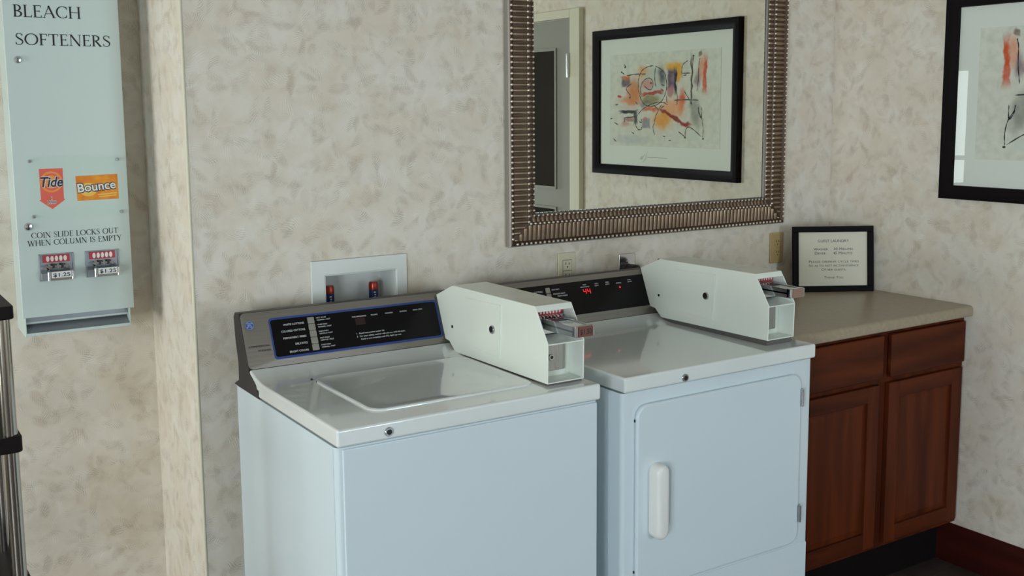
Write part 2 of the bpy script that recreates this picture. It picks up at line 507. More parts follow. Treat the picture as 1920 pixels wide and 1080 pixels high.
def frame_xf(o, ux, uy):
    """local xy plane -> world plane; z points out of the surface"""
    ux, uy = Vector(ux).normalized(), Vector(uy).normalized()
    uz = ux.cross(uy)
    return Matrix(((ux.x, uy.x, uz.x, o[0]), (ux.y, uy.y, uz.y, o[1]), (ux.z, uy.z, uz.z, o[2]), (0, 0, 0, 1)))

# sans lettering from Blender's own font, fitted into a box
def letters(mb, body, x0, x1, y0, h, m=0, xf=None, z=0.0004, bold=0.0, shear=0.0, small=False):
    cu = bpy.data.curves.new('lettering', 'FONT')
    cu.body = body
    cu.offset = bold
    cu.shear = shear
    cu.resolution_u = 3
    if small:
        cu.small_caps_scale = 0.78
        for i, ch in enumerate(body):
            if ch.islower(): cu.body_format[i].use_small_caps = True
    ob = bpy.data.objects.new('lettering', cu)
    COL.objects.link(ob)
    dg = bpy.context.evaluated_depsgraph_get()
    me = bpy.data.meshes.new_from_object(ob.evaluated_get(dg))
    xs = [v.co.x for v in me.vertices]; ys = [v.co.y for v in me.vertices]
    ax, bx = min(xs), max(xs)
    ref = 0.72 if any(c.isupper() or c.isdigit() for c in body) else 0.54
    sy = h / ref
    sx = (x1 - x0) / (bx - ax) if x1 is not None else sy
    v = [(x0 + (q.co.x - ax) * sx, y0 + q.co.y * sy, z) for q in me.vertices]
    mb.add(v, [tuple(p.vertices) for p in me.polygons], m, xf)
    bpy.data.objects.remove(ob); bpy.data.curves.remove(cu); bpy.data.meshes.remove(me)

# a hand-drawn roman capital alphabet with thick and thin strokes
TK, TN = 0.135, 0.05
def arc(cx, cy, rx, ry, a0, a1, n=14):
    pts, ws = [], []
    for i in range(n + 1):
        t = math.radians(a0 + (a1 - a0) * i / n)
        pts.append((cx + rx * math.cos(t), cy + ry * math.sin(t)))
        ws.append(TN + (TK - TN) * abs(math.cos(t)) ** 1.5)
    return pts, ws
def serif(x, y, w=0.26): return ([(x - w / 2, y + (0.02 if y < .5 else -0.02)), (x + w / 2, y + (0.02 if y < .5 else -0.02))], 0.04)
def stem(x): return [([(x, 0), (x, 1)], TK), serif(x, 0), serif(x, 1)]
def hair(x0, x1, y): return ([(x0, y), (x1, y)], TN)
def tick(x, y0, y1): return ([(x, y0), (x, y1)], TN)
S_PTS = spline([(.47, .80), (.42, .93), (.28, .98), (.13, .92), (.09, .76), (.18, .62), (.33, .50), (.46, .38), (.49, .22), (.40, .07), (.25, .02), (.10, .07), (.05, .22)], 4)
S_W = [TN + (TK - TN) * max(0.0, 1 - abs(i / (len(S_PTS) - 1) - 0.5) * 3.2) for i in range(len(S_PTS))]
GL = {
 'A': (.84, [([(.08, 0), (.43, 1)], TN), ([(.40, 1), (.76, 0)], TK), hair(.2, .62, .34), serif(.08, 0, .22), serif(.76, 0, .26)]),
 'B': (.62, stem(.14) + [arc(.22, .745, .27, .235, -90, 90), arc(.22, .255, .33, .235, -90, 90), hair(.12, .24, .98), hair(.12, .26, .5), hair(.12, .24, .02)]),
 'C': (.80, [arc(.46, .5, .40, .48, 48, 312), tick(.735, .72, .93), tick(.735, .08, .28)]),
 'D': (.84, stem(.14) + [arc(.26, .5, .50, .48, -90, 90), hair(.12, .28, .98), hair(.12, .28, .02)]),
 'E': (.60, stem(.14) + [hair(.12, .52, .975), hair(.12, .44, .52), hair(.12, .55, .025), tick(.52, .82, 1), tick(.43, .44, .60), tick(.55, 0, .18)]),
 'F': (.57, stem(.14) + [hair(.12, .52, .975), hair(.12, .44, .50), tick(.52, .80, 1), tick(.43, .42, .58)]),
 'H': (.86, stem(.14) + stem(.72) + [hair(.14, .72, .51)]),
 'I': (.30, stem(.15)),
 'K': (.76, stem(.14) + [([(.18, .46), (.60, 1)], TN), ([(.27, .56), (.68, 0)], TK), serif(.60, 1, .22), serif(.68, 0, .24)]),
 'L': (.60, stem(.14) + [hair(.12, .55, .025), tick(.55, 0, .2)]),
 'M': (1.0, [([(.10, 0), (.18, 1)], TN), ([(.18, 1), (.50, .04)], TK), ([(.50, .04), (.80, 1)], TN), ([(.82, 1), (.88, 0)], TK), serif(.10, 0, .2), serif(.88, 0, .26), serif(.16, 1, .18), serif(.84, 1, .18)]),
 'N': (.86, [([(.13, 0), (.13, 1)], TN), ([(.13, 1), (.72, 0)], TK), ([(.73, 0), (.73, 1)], TN), serif(.13, 0, .22), serif(.73, 1, .22), serif(.09, 1, .18)]),
 'O': (.92, [arc(.46, .5, .40, .48, 0, 360, 28)]),
 'P': (.60, stem(.14) + [arc(.22, .72, .31, .255, -90, 90), hair(.12, .24, .975), hair(.12, .24, .465)]),
 'R': (.72, stem(.14) + [arc(.22, .735, .29, .24, -90, 90), hair(.12, .24, .975), hair(.12, .28, .495), ([(.28, .5), (.62, .0)], TK), serif(.64, 0, .2)]),
 'S': (.56, [(S_PTS, S_W), tick(.47, .76, .95), tick(.06, .05, .26)]),
 'T': (.70, [([(.35, 0), (.35, 1)], TK), serif(.35, 0), hair(.03, .67, .975), tick(.04, .80, 1), tick(.66, .80, 1)]),
 'U': (.84, [([(.16, 1), (.16, .34)], TK), arc(.42, .34, .27, .32, 180, 360), ([(.69, .34), (.69, 1)], TN), serif(.16, 1), serif(.69, 1, .22)]),
 'W': (1.12, [([(.08, 1), (.34, 0)], TK), ([(.34, 0), (.57, .92)], TN), ([(.54, 1), (.80, 0)], TK), ([(.80, 0), (1.05, 1)], TN), serif(.10, 1, .24), serif(1.05, 1, .2)]),
 'Y': (.76, [([(.08, 1), (.38, .46)], TK), ([(.38, .46), (.68, 1)], TN), ([(.38, .5), (.38, 0)], TK), serif(.38, 0), serif(.10, 1, .24), serif(.67, 1, .2)]),
 ' ': (.36, []),
}
def roman(mb, body, x0, x1, y0, h, m=0, xf=None, z=0.0004, gap=.05):
    tot = sum(GL[c][0] + gap for c in body) - gap
    sx = (x1 - x0) / tot
    x = 0.0
    for c in body:
        for pts, w in GL[c][1]:
            S = [(x0 + (x + p[0]) * sx, y0 + p[1] * h) for p in pts]
            k = (sx + h) / 2
            mb.stroke(S, [q * k for q in w] if isinstance(w, list) else w * k, m, xf, z)
        x += GL[c][0] + gap

# ------------------------------------------------------------------ the room
def struct(name, mb, mats, **k):
    return tag(mb.build(name, mats, **k), kind='structure')

struct('floor', MB().box(XL - .3, XR + .2, YF - .3, YA + .3, -.1, 0), 'floor')
struct('ceiling', MB().box(XL - .3, XR + .2, YF - .3, YA + .3, ZC, ZC + .1), 'ceiling')

# washer valve recess in the back wall
VX0, VX1, VZ0, VZ1 = 0.292, 0.513, 0.955, 1.1195
m = MB()
T = 0.11
m.box(XB, VX0, 0, T, 0, ZC).box(VX1, XR + .1, 0, T, 0, ZC).box(VX0, VX1, 0, T, VZ1, ZC).box(VX0, VX1, 0, T, 0, VZ0)
m.box(XB, XR + .1, T, T + .03, 0, ZC)
struct('wall_back', m, 'paper_x')
struct('wall_return', MB().box(XB - .0006, XB, 0.0, YA, 0, ZC), 'paper_y')
struct('wall_recess', MB().box(XL - .1, XB + .05, YA, YA + .1, 0, ZC), 'paper_x')
struct('wall_right', MB().box(XR, XR + .1, YF - .1, 0.0, 0, ZC), 'paper_y')
def holed(axis, at, lo, hi, wins, t=.15):
    m = MB()
    def bx(a, b, z0, z1):
        if axis == 'x': m.box(at - t, at, a, b, z0, z1)
        else: m.box(a, b, at - t, at, z0, z1)
    a = lo
    for w in sorted(wins):
        bx(a, w[0], 0, ZC); bx(w[0], w[1], 0, w[2]); bx(w[0], w[1], w[3], ZC); a = w[1]
    bx(a, hi, 0, ZC)
    return m
struct('wall_left', holed('x', XL, YF - .1, YA, [WIN_A, WIN_B]), 'plain_wall')
struct('wall_front', holed('y', YF, XL, XR, [WIN_FILL]), 'plain_wall')
def window(n, axis, at, w):
    m = MB()
    def bx(a, b, z0, z1, d0=-.06, d1=-.02):
        if axis == 'x': m.box(at + d0, at + d1, a, b, z0, z1)
        else: m.box(a, b, at + d0, at + d1, z0, z1)
    a, b, z0, z1 = w
    e = .045
    bx(a, b, z0, z0 + e); bx(a, b, z1 - e, z1); bx(a, a + e, z0, z1); bx(b - e, b, z0, z1)
    c = (a + b) / 2; bx(c - .02, c + .02, z0, z1)
    zm = z0 + (z1 - z0) * .42; bx(a, b, zm - .02, zm + .02)
    bx(a - .03, b + .03, z0 - .03, z0, -.10, .05)
    struct('window_%d' % n, m, 'plastic_white')
window(1, 'x', XL, WIN_A); window(2, 'x', XL, WIN_B); window(3, 'y', YF, WIN_FILL)  # the third window is an unseen addition for the fill
# wallpaper corner bead on the projecting wall's outer edge
struct('trim_1', MB().cyl((XB + .001, .001, 0), (XB + .001, .001, ZC), .0045, 10), 'cream_paint', smooth=40)
# baseboard on the right wall, from the cabinet to the door casing
bb = [(0, 0), (-.016, 0), (-.016, .105), (-.010, .125), (-.006, .138), (0, .138)]
struct('baseboard_right', MB().prism([(XR + p[0], p[1]) for p in bb], -1.56, -.520, 'y'), 'base_wood', bevel=.002)

# the door seen in the mirror, on the right wall
DY0, DY1, DZ = -1.642, -2.555, 2.008
d = tag(MB().box(XR - .012, XR - .001, DY1, DY0, .01, DZ).build('door_1', 'door_paint', bevel=.002), kind='structure')
m = MB()
m.box(XR - .032, XR - .001, DY0, -1.562, 0, 2.055).box(XR - .032, XR - .001, DY1 - .08, DY1, 0, 2.055).box(XR - .032, XR - .001, DY1, DY0, DZ + .004, 2.055)
struct('trim_2', m, 'cream_paint', bevel=.004)
for z0, z1, nm in ((1.160, 1.871, 'vision_panel'), (.30, 1.0686, 'lower_panel')):
    a, b = -2.02, -1.776
    m = MB()
    e = .012
    m.box(XR - .020, XR - .008, a, b, z1 - e, z1).box(XR - .020, XR - .008, a, b, z0, z0 + e)
    m.box(XR - .020, XR - .008, a, a + e, z0 + e, z1 - e).box(XR - .020, XR - .008, b - e, b, z0 + e, z1 - e)
    m.box(XR - .014, XR - .010, a + e, b - e, z0 + e, z1 - e, 1)
    m.build(nm, ['door_paint', 'dark_glass'], d, label='dark glass panel in a metal rim')
m = MB()
for k in range(5):
    z = 1.722 + k * .0236
    m.cyl((XR - .036, DY0 - .004, z), (XR - .036, DY0 - .004, z + .0225), .010, 12)
m.box(XR - .036, XR - .011, DY0 - .012, DY0 - .001, 1.722, 1.84)
m.build('hinge', 'chrome', d, smooth=40, label='steel butt hinge')
m = MB().cyl((XR - .012, -2.48, 1.0), (XR - .055, -2.48, 1.0), .011, 12).lathe([(.03, 0), (.03, .006), (.02, .009)], (XR - .012, -2.48, 1.0), (-1, 0, 0))
m.tube([(XR - .055, -2.49, 1.0), (XR - .058, -2.45, 1.0), (XR - .058, -2.37, 1.0)], .009)
m.build('door_handle', 'chrome', d, smooth=40)

# ------------------------------------------------------------------ laundry machines
MW = 0.681
FACE_B = Vector((0, -.198, .932)); FACE_T = Vector((0, -.139, 1.0645))
FXF = frame_xf(FACE_B, (1, 0, 0), FACE_T - FACE_B)

def console_text_washer(mb):
    for body, x0, t in (('WHITE COTTONS', .1075, .1005), ('COLORED COTTONS', .0995, .0835), ('PERMANENT PRESS', .1015, .0655), ('DELICATES', .1310, .0480), ('BRIGHT COLORS', .1125, .0290)):
        letters(mb, body, x0, .1635, t, .0052, 0, FXF, .0022)
    for (a, b), t in ((('HOT WASH', 'NORMAL / FAST'), .1100), (('WARM WASH', 'NORMAL / FAST'), .0915), (('WARM WASH', 'GENTLE / FAST'), .0735), (('COLD WASH', 'GENTLE / FAST'), .0560), (('COLD WASH', 'NORMAL / FAST'), .0375)):
        letters(mb, a, .1990, .2255, t, .0035, 0, FXF, .0022)
        letters(mb, b, .2000, .2370, t - .0062, .0035, 0, FXF, .0022)
    for body, x0, x1 in (('TIME REMAINING', .2977, .339), ('FILLING', .3534, .3722), ('WASHING', .3949, .418), ('RINSING', .4394, .4601), ('FINAL SPIN', .4796, .5072)):
        letters(mb, body, x0, x1, .1005, .0035, 0, FXF, .0022)
    letters(mb, '1.  Read instructions under lid.', .3023, .3836, .0545, .0042, 0, FXF, .0022)
    letters(mb, '2.  For your safety, washer will not run with lid open.', .3013, .4441, .0465, .0042, 0, FXF, .0022)
    letters(mb, 'Cycle is not complete until ALL lights go out.', .3116, .4304, .0385, .0042, 0, FXF, .0022)

def console_text_dryer(mb):
    for body, x0, t in (('COTTONS', .130, .1060), ('PERMANENT PRESS', .105, .0870), ('DELICATES', .126, .0690)):
        letters(mb, body, x0, .160, t, .0052, 0, FXF, .0022)
    letters(mb, 'HIGH HEAT', .1947, .2225, .1090, .0042, 0, FXF, .0022)
    letters(mb, 'MEDIUM HEAT', .1963, .2402, .0955, .0042, 0, FXF, .0022)
    letters(mb, 'PERM PRESS', .2105, .2464, .0880, .0042, 0, FXF, .0022)
    for a, b, x0, x1 in (('TIME', 'REMAINING', .3005, .333), ('HIGH', 'DRY', .3550, .3706), ('MED', 'DRY', .3965, .412), ('', 'DRYING', .4378, .4572), ('COOL', 'DOWN', .4835, .4997)):
        w = x1 - x0
        if a: letters(mb, a, x0 + w * (.3 if len(b) > 5 else .08), x1 - w * (.3 if len(b) > 5 else .08), .1130, .0036, 0, FXF, .0022)
        letters(mb, b, x0, x1, .1065, .0036, 0, FXF, .0022)

SEG = {'4': 'bcfg'}
def seven(mb, ch, x, y, w, h, m=0):
    t = .0022
    S = {'a': ((x, y + h), (x + w, y + h)), 'g': ((x, y + h / 2), (x + w, y + h / 2)), 'd': ((x, y), (x + w, y)),
         'f': ((x, y + h / 2), (x, y + h)), 'b': ((x + w, y + h / 2), (x + w, y + h)), 'e': ((x, y), (x, y + h / 2)), 'c': ((x + w, y), (x + w, y + h / 2))}
    for k in SEG[ch]:
        mb.stroke(S[k], t, m, FXF, .0023)

def oval(cx, cy, rx, ry, n=14): return [(cx + rx * math.cos(2 * math.pi * i / n), cy + ry * math.sin(2 * math.pi * i / n)) for i in range(n)]

def lock(mb, p, d, r):
    mb.lathe([(r, 0), (r, r * .25), (r * .85, r * .45), (r * .62, r * .45)], p, d, 20, 0)
    mb.lathe([(r * .6, r * .40), (r * .55, r * .52), (r * .45, r * .52)], p, d, 16, 1)
    D = Vector(d)
    mb.box(-r * .09, r * .09, -r * .3, r * .3, 0, r * .02, 2, Matrix.Translation(Vector(p) + D * r * .53) @ D.to_track_quat('Z', 'Y').to_matrix().to_4x4())

def coin_box(parent, x0, x1, price, dy=0.0, dz=0.0):
    """painted coin meter housing bolted on the right of the console; returns the housing"""
    side = [(-.150, 1.060), (-.243, 1.0985), (-.645, 1.1015), (-.699, 1.0180), (-.697, .9205), (-.252, .9165), (-.222, .941), (-.199, .944)]
    m = MB()
    t = .0025
    m.prism(side, x0, x0 + t, 'x').prism(side, x1 - t, x1, 'x')
    a, b = x0 + t, x1 - t
    m.prism([(-.150, 1.060), (-.243, 1.0985), (-.645, 1.1015), (-.645, 1.0990), (-.243, 1.0960), (-.150, 1.0575)], a, b, 'x')     # top
    m.prism([(-.645, 1.1015), (-.6535, 1.0880), (-.6510, 1.0870), (-.6430, 1.0990)], a, b, 'x')                                 # lip under the top
    m.prism([(-.697, .9205), (-.252, .9165), (-.252, .9195), (-.697, .9235)], a, b, 'x')                                       # bottom
    m.prism([(-.640, 1.0280), (-.699, 1.0175), (-.699, 1.0140), (-.640, 1.0240)], a, b, 'x')                                   # shelf between bays
    m.prism([(-.610, 1.024), (-.610, 1.0995), (-.606, 1.0995), (-.606, 1.024)], a, b, 'x')                                     # bulkheads
    m.prism([(-.640, .920), (-.640, 1.026), (-.636, 1.026), (-.636, .920)], a, b, 'x')
    h = m.build('coin_box', 'enamel_box', parent, bevel=.0012, seg=2)
    h.location = (0, dy, dz)
    # base plate between the housing and the machine top
    MB().box(x0 + .004, x1 - .002, -.690, -.258, .9145 - dz, .9215).build('base_plate', 'base_grey', h)
    # access door on the left side
    dp = [(-.3161, 1.0755), (-.4905, 1.0803), (-.4829, .9449), (-.3557, .9479)]
    m = MB().prism(dp, x0 - .0022, x0 + .0005, 'x')
    m.prism([(-.4905, 1.0803), (-.4829, .9449), (-.4775, .9451), (-.4850, 1.0803)], x0 - .0045, x0 - .0010, 'x')
    m.build('access_door', 'enamel_box', h, bevel=.0008, seg=2)
    m = MB(); lock(m, (x0 - .002, -.4531, 1.0126), (-1, 0, 0), .0115)
    m.build('door_lock', ['chrome', 'dark_metal', 'black_plastic'], h, smooth=40)
    MB().lathe([(.0042, 0), (.0040, .0015), (.002, .0024)], (x0, -.2398, .9844), (-1, 0, 0), 12).build('screw', 'dark_metal', h, smooth=40)
    for q in ((x0 + .012, -.225), (x0 + .04, -.20)):
        MB().lathe([(.004, 0), (.004, .003), (.002, .005)], (q[0], q[1], 1.0985 + (q[1] + .243) * -.414), (0, .38, .92), 10).build('screw', 'dark_metal', h, smooth=40)
    # money box front behind the lower bay
    m = MB().prism(rrect(x0 + .006, x1 - .022, .938, 1.010, .004), -.648, -.640, 'y')
    m.build('cash_box', 'cash_steel', h, bevel=.001, seg=2, label='brushed steel cash drawer front')
    m = MB(); lock(m, (x0 + .044, -.648, .972), (0, -1, 0), .008)
    m.build('cash_box_lock', ['chrome', 'dark_metal', 'black_plastic'], h, smooth=40)
    # coin slide: face plate with denomination slots, teeth, sliding tray, price plate
    m = MB()
    m.box(x0 + .008, x1 - .006, -.618, -.611, 1.030, 1.0985, 0)
    m.box(x0 + .026, x1 - .008, -.6205, -.618, 1.0705, 1.0890, 1)
    xf = frame_xf((0, -.6209, 0), (1, 0, 0), (0, 0, 1))
    for k in range(7):
        m.flat(oval(x0 + .033 + k * .0093, 1.0798, .0030, .0062), 2, xf)
    for k in range(8):
        m.box(x0 + .012 + k * .0102, x0 + .0175 + k * .0102, -.632, -.618, 1.058, 1.066, 3 if k % 2 else 0)
        m.cyl((x0 + .0148 + k * .0102, -.634, 1.0675), (x0 + .0148 + k * .0102, -.618, 1.0675), .0024, 8, 0)
    m.box(x0 + .010, x1 - .010, -.650, -.618, 1.032, 1.046, 0)
    sl = m.build('coin_slide', ['chrome', 'red_plate', 'silver_dot', 'dark_metal'], h, smooth=40)
    m = MB()
    s0, s1 = x0 + .020, x0 + .072
    tray = [(-.630, 1.044), (-.770, 1.046), (-.776, 1.050), (-.776, 1.070), (-.715, 1.071), (-.630, 1.068)]
    m.box(s0, s1, -.772, -.625, 1.056, 1.060, 0)
    m.prism(tray, s0, s0 + .005, 'x', 0).prism(tray, s1 - .005, s1, 'x', 0)
    m.box(s0, s1, -.782, -.770, 1.046, 1.071, 0)
    for k in range(6):
        m.cyl((s0 + .0085 + k * .0072, -.766, 1.065), (s0 + .0085 + k * .0072, -.640, 1.064), .0028, 8, 0)
    m.cyl((s0 + .003, -.782, 1.047), (s0 + .003, -.782, 1.070), .0045, 10, 0).cyl((s1 - .003, -.782, 1.047), (s1 - .003, -.782, 1.070), .0045, 10, 0)
    m.build('slide_tray', 'chrome', h, smooth=40, label='chrome push-in coin tray').location = (0, 0 if price else .026, 0)
    m = MB().box(s0 + .007, s1 - .005, -.7870, -.7815, 1.047, 1.0705, 0)
    if price: letters(m, price, s0 + .010, s1 - .008, 1.0530, .0125, 1, frame_xf((0, -.7871, 0), (1, 0, 0), (0, 0, 1)), .0002, bold=.02)
    m.build('price_plate', ['price_brown' if price else 'price_faded', 'ink_black'], h).location = (0, 0 if price else .026, 0)
    return h

def machine(name, label, cat, x, washer):
    t = thing(name, label, cat, (x, 0, 0), math.radians(-0.5) if washer else 0)
    yb, yf = -.100, -.730
    # cabinet
    m = MB()
    pts = [(0, yb), (MW, yb)]
    r = .012
    for i in range(6):
        a = math.radians(90 * i / 5); pts.append((MW - r + r * math.cos(a), yf + r - r * math.sin(a)))
    for i in range(6):
        a = math.radians(90 * i / 5); pts.append((r - r * math.sin(a), yf + r - r * math.cos(a)))
    m.prism(pts, .022, .872, 'z')
    cab = m.build('cabinet', 'enamel', t, smooth=40)
    for fx in (.05, MW - .05):
        for fy in (yf + .06, yb - .06):
            MB().lathe([(.022, 0), (.022, .012), (.012, .014), (.012, .025)], (fx, fy, 0), (0, 0, 1), 14).build('foot', 'black_plastic', t, smooth=40)
    if washer:
        MB().prism(rrect(.014, MW - .004, .05, .868, .004), yf - .004, yf + .002, 'y').build('front_panel', 'enamel', t, bevel=.003)
    else:
        m = MB()
        m.prism(rrect(.0405, .6295, .348, .838, .034, 8), yf - .012, yf + .001, 'y')
        dr = m.build('door', 'enamel', t, bevel=.006, seg=4)
        # scooped pull: a shallow framed pocket beside the bar
        m = MB()
        o1, o2 = rrect(.112, .152, .497, .668, .018, 6), rrect(.1165, .1475, .5015, .6635, .0145, 6)
        xf = frame_xf((0, yf - .012, 0), (1, 0, 0), (0, 0, 1))
        n = len(o1)
        zz = [.0003, .0035, .0035, .0003]
        rings = [o1, [(p[0] * .75 + q[0] * .25, p[1] * .75 + q[1] * .25) for p, q in zip(o1, o2)], [(p[0] * .4 + q[0] * .6, p[1] * .4 + q[1] * .6) for p, q in zip(o1, o2)], o2]
        v = [(p[0], p[1], z) for rr, z in zip(rings, zz) for p in rr]
        m.add(v, [(k * n + i, k * n + (i + 1) % n, (k + 1) * n + (i + 1) % n, (k + 1) * n + i) for k in range(3) for i in range(n)], 0, xf)
        m.build('pull_recess', 'enamel', dr, smooth=60)
        m = MB()
        prof = rrect(.080, .121, .488, .683, .0200, 7)
        v, f = [], []
        lv = [(0.0, 1.0), (.024, 1.0), (.030, .93), (.034, .78), (.0355, .5)]
        cx, cz = .1005, .5855
        n = len(prof)
        for dz, sc in lv:
            for p in prof:
                ex = cx + (p[0] - cx) * sc
                ez = (p[1] - (p[1] - cz) / abs(p[1] - cz) * (1 - sc) * .0205)
                v.append((ex, yf - .011 - dz, ez))
        for k in range(len(lv) - 1):
            for i in range(n): f.append((k * n + i, k * n + (i + 1) % n, (k + 1) * n + (i + 1) % n, (k + 1) * n + i))
        f.append(tuple((len(lv) - 1) * n + i for i in range(n)))
        m.add(v, f)
        m.build('door_handle', 'handle_white', dr, smooth=50, label='rounded white vertical pull handle')
        for z0 in (.7450, .4100):
            m = MB().box(.622, .636, yf - .014, yf + .0005, z0, z0 + .049)
            m.cyl((.629, yf - .015, z0), (.629, yf - .015, z0 + .049), .0045, 10)
            m.build('hinge', 'chrome', dr, smooth=40, label='chrome door hinge')
        for z0 in (.795, .40): MB().box(.0385, .042, yf - .004, yf + .001, z0, z0 + .006).build('door_stop', 'black_plastic', dr)
        # lower front panel seam
        MB().prism(rrect(.006, MW - .006, .03, .338, .004), yf - .002, yf + .002, 'y').build('lower_panel', 'enamel', t, bevel=.0015)
    # seam line strip on the left flank
    ry = yf + (.0135 if washer else .050)
    MB().box(-.0016, .0005, ry, ry + .004, .03, .868).build('side_rib', 'enamel', t, bevel=.0007, seg=2)
    # worktop with the curl up to the console
    top = [(-.742, .875), (-.742, .9145), (-.300, .9145), (-.282, .9152), (-.262, .9178), (-.240, .9215), (-.215, .9285), (-.1995, .9335), (-.1995, .905), (-.262, .890), (-.262, .875)]
    wt = MB().prism(top, -.001, MW + .001, 'x').build('worktop', 'enamel_top', t, bevel=.006, seg=4)
    m = MB(); lock(m, (.1165 if washer else .1945, -.742, .8925 if washer else .8885), (0, -1, 0), .0105)
    m.build('top_lock', ['chrome', 'dark_metal', 'black_plastic'], t, smooth=40, label='round chrome key lock on the front edge')
    if washer:
        # lid: a shallow dished slab with a raised lip
        lx0, lx1, ly0, ly1 = .117, .548, -.664, -.312
        outer = rrect(lx0, lx1, ly0, ly1, .035, 8)
        m = MB()
        levels = [(1.0, .9140), (1.0, .9180), (.985, .9196), (.965, .9190), (.94, .9178), (.75, .9168), (.45, .9160), (.15, .9157)]
        cx, cy = (lx0 + lx1) / 2, (ly0 + ly1) / 2
        n = len(outer)
        v = [(cx + (p[0] - cx) * s, cy + (p[1] - cy) * s, z) for s, z in levels for p in outer]
        f = [(k * n + i, k * n + (i + 1) % n, (k + 1) * n + (i + 1) % n, (k + 1) * n + i) for k in range(len(levels) - 1) for i in range(n)]
        f.append(tuple((len(levels) - 1) * n + i for i in range(n)))
        m.add(v, f)
        lid = m.build('lid', 'enamel_top', t, smooth=60)
        for q in ((.117, -.316), (.119, -.346)):
            MB().lathe([(.003, 0), (.003, .003), (.0015, .004)], (q[0], q[1], .9150), (0, 0, 1), 8).build('hinge_pin', 'black_plastic', lid)
    # console: black housing with end caps, steel fascia, control panel
    prof = [(-.1385, 1.0655), (-.108, 1.0640), (-.098, 1.0520), (-.106, .990), (-.122, .937), (-.120, .892), (-.086, .8765), (-.086, .8735), (-.263, .8735), (-.252, .905), (-.236, .9130), (-.212, .9240), (-.199, .9310)]
    c = MB().prism(prof, -.0015, MW + .0015, 'x').build('console', 'black_plastic', t, bevel=.003)
    L = (FACE_T - FACE_B).length
    m = MB()
    pts = rrect(.0005, MW - .0005, .0, L, .012, 6)
    n = len(pts)
    m.add([(p[0], p[1], 0) for p in pts] + [(p[0], p[1], .0006) for p in pts] + [(p[0] * .996 + MW * .002, p[1] * .985 + L * .0075, .0011) for p in pts],
          [(k * n + i, k * n + (i + 1) % n, (k + 1) * n + (i + 1) % n, (k + 1) * n + i) for k in range(2) for i in range(n)] + [tuple(2 * n + i for i in range(n))], 0,
          frame_xf(FACE_B - Vector((0, .0005, 0)), (1, 0, 0), FACE_T - FACE_B))
    m.build('fascia', 'steel', c, smooth=30, label='brushed steel console face')
    PX = FXF @ Matrix.Translation((0, 0, .0012))
    if washer:
        m = MB()
        o, i_ = rrect(.0715, .5545, .0175, .1235, .008), rrect(.0750, .5505, .0225, .1190, .006)
        ring(m, o, i_, 1, PX, .0009)
        ring(m, rrect(.0705, .5555, .0165, .1245, .0085), o, 1, PX, .0008)
        m.flat(i_, 0, PX, .0009)
    else:
        m = MB().flat(rrect(.0715, .5520, .0260, .1275, .006), 0, PX, .0009)
    cp = m.build('control_panel', ['black_glass', 'blue_trim'], c)
    m = MB()
    (console_text_washer if washer else console_text_dryer)(m)
    m.build('panel_lettering', 'ink_white', c)
    nb = 5 if washer else 3
    for k in range(nb):
        m = MB()
        if washer: q = rrect(.1735, .1915, .0268 + k * .0178, .0268 + k * .0178 + .0172, .002, 3)
        else: q = rrect(.1700, .1862, .0640 + k * .0185, .0640 + k * .0185 + .0172, .002, 3)
        m.prism(q, .0012, .0062, 'z', 0, FXF)
        m.build('cycle_button', 'button', c, bevel=.0012, seg=2)
    m = MB()
    if washer:
        m.flat(rrect(.3055, .3335, .0795, .0980, .001, 2), 0, FXF, .0023)
        m.build('time_display', 'led_dim', c)
        m = MB()
        letters(m, 'COMMERCIAL', .0085, .0645, .0535, .0052, 0, FXF, .0030)
        letters(m, 'WASHER', .0305, .0650, .0420, .0052, 0, FXF, .0030)
        m.build('name_lettering', 'ink_black', c)
        # round monogram badge
        m = MB()
        cx, cy, r = .0205, .1115, .0115
        B = FXF
        m.flat(oval(cx, cy, r, r, 28), 0, B, .0028)
        ring(m, oval(cx, cy, r * .93, r * .93, 28), oval(cx, cy, r * .84, r * .84, 28), 1, B, .0030)
        for k in range(4):
            a = math.radians(45 + 90 * k)
            pts = [(cx + r * 1.0 * math.cos(a + e) * q, cy + r * 1.0 * math.sin(a + e) * q) for e, q in ((-.42, .78), (-.15, .70), (.12, .80))]
            m.stroke(spline(pts, 4), r * .10, 1, B, .0031)
        G = spline([(.10, .42), (-.12, .52), (-.34, .38), (-.40, .12), (-.22, -.02), (-.04, .12), (-.08, .34), (-.20, .10), (-.30, -.28), (-.46, -.44), (-.56, -.28), (-.36, -.10), (-.10, -.14)], 4)
        E_ = spline([(.52, .34), (.40, .50), (.20, .40), (.18, .18), (.34, .06), (.14, .02), (.02, -.20), (.10, -.44), (.32, -.46), (.50, -.30), (.44, -.12), (.28, -.18), (.20, -.36)], 4)
        for S in (G, E_): m.stroke([(cx + p[0] * r, cy + p[1] * r) for p in S], r * .11, 1, B, .0031)
        m.build('maker_badge', ['logo_blue', 'logo_light'], c, label='round blue monogram badge')
    else:
        seven(m, '4', .3080, .0865, .0095, .0155); seven(m, '4', .3235, .0860, .0095, .0155)
        m.build('time_display', 'led_on', c, label='glowing red digits 44')
        MB().flat(oval(.4484, .0945, .0032, .0032), 0, FXF, .0023).build('indicator_light', 'led_on', c, label='small glowing red dot')
    coin_box(t, .557, .664, '$1.50') if washer else coin_box(t, .547, .650, '', .009, .009)
    return t

machine('washing_machine', 'white top-loading coin washer with a blue-bordered black panel and closed lid', 'washing machine', .003, True)
machine('clothes_dryer', 'white coin dryer with a big handled front door, between the washer and the oak cabinet', 'dryer', .757, False)

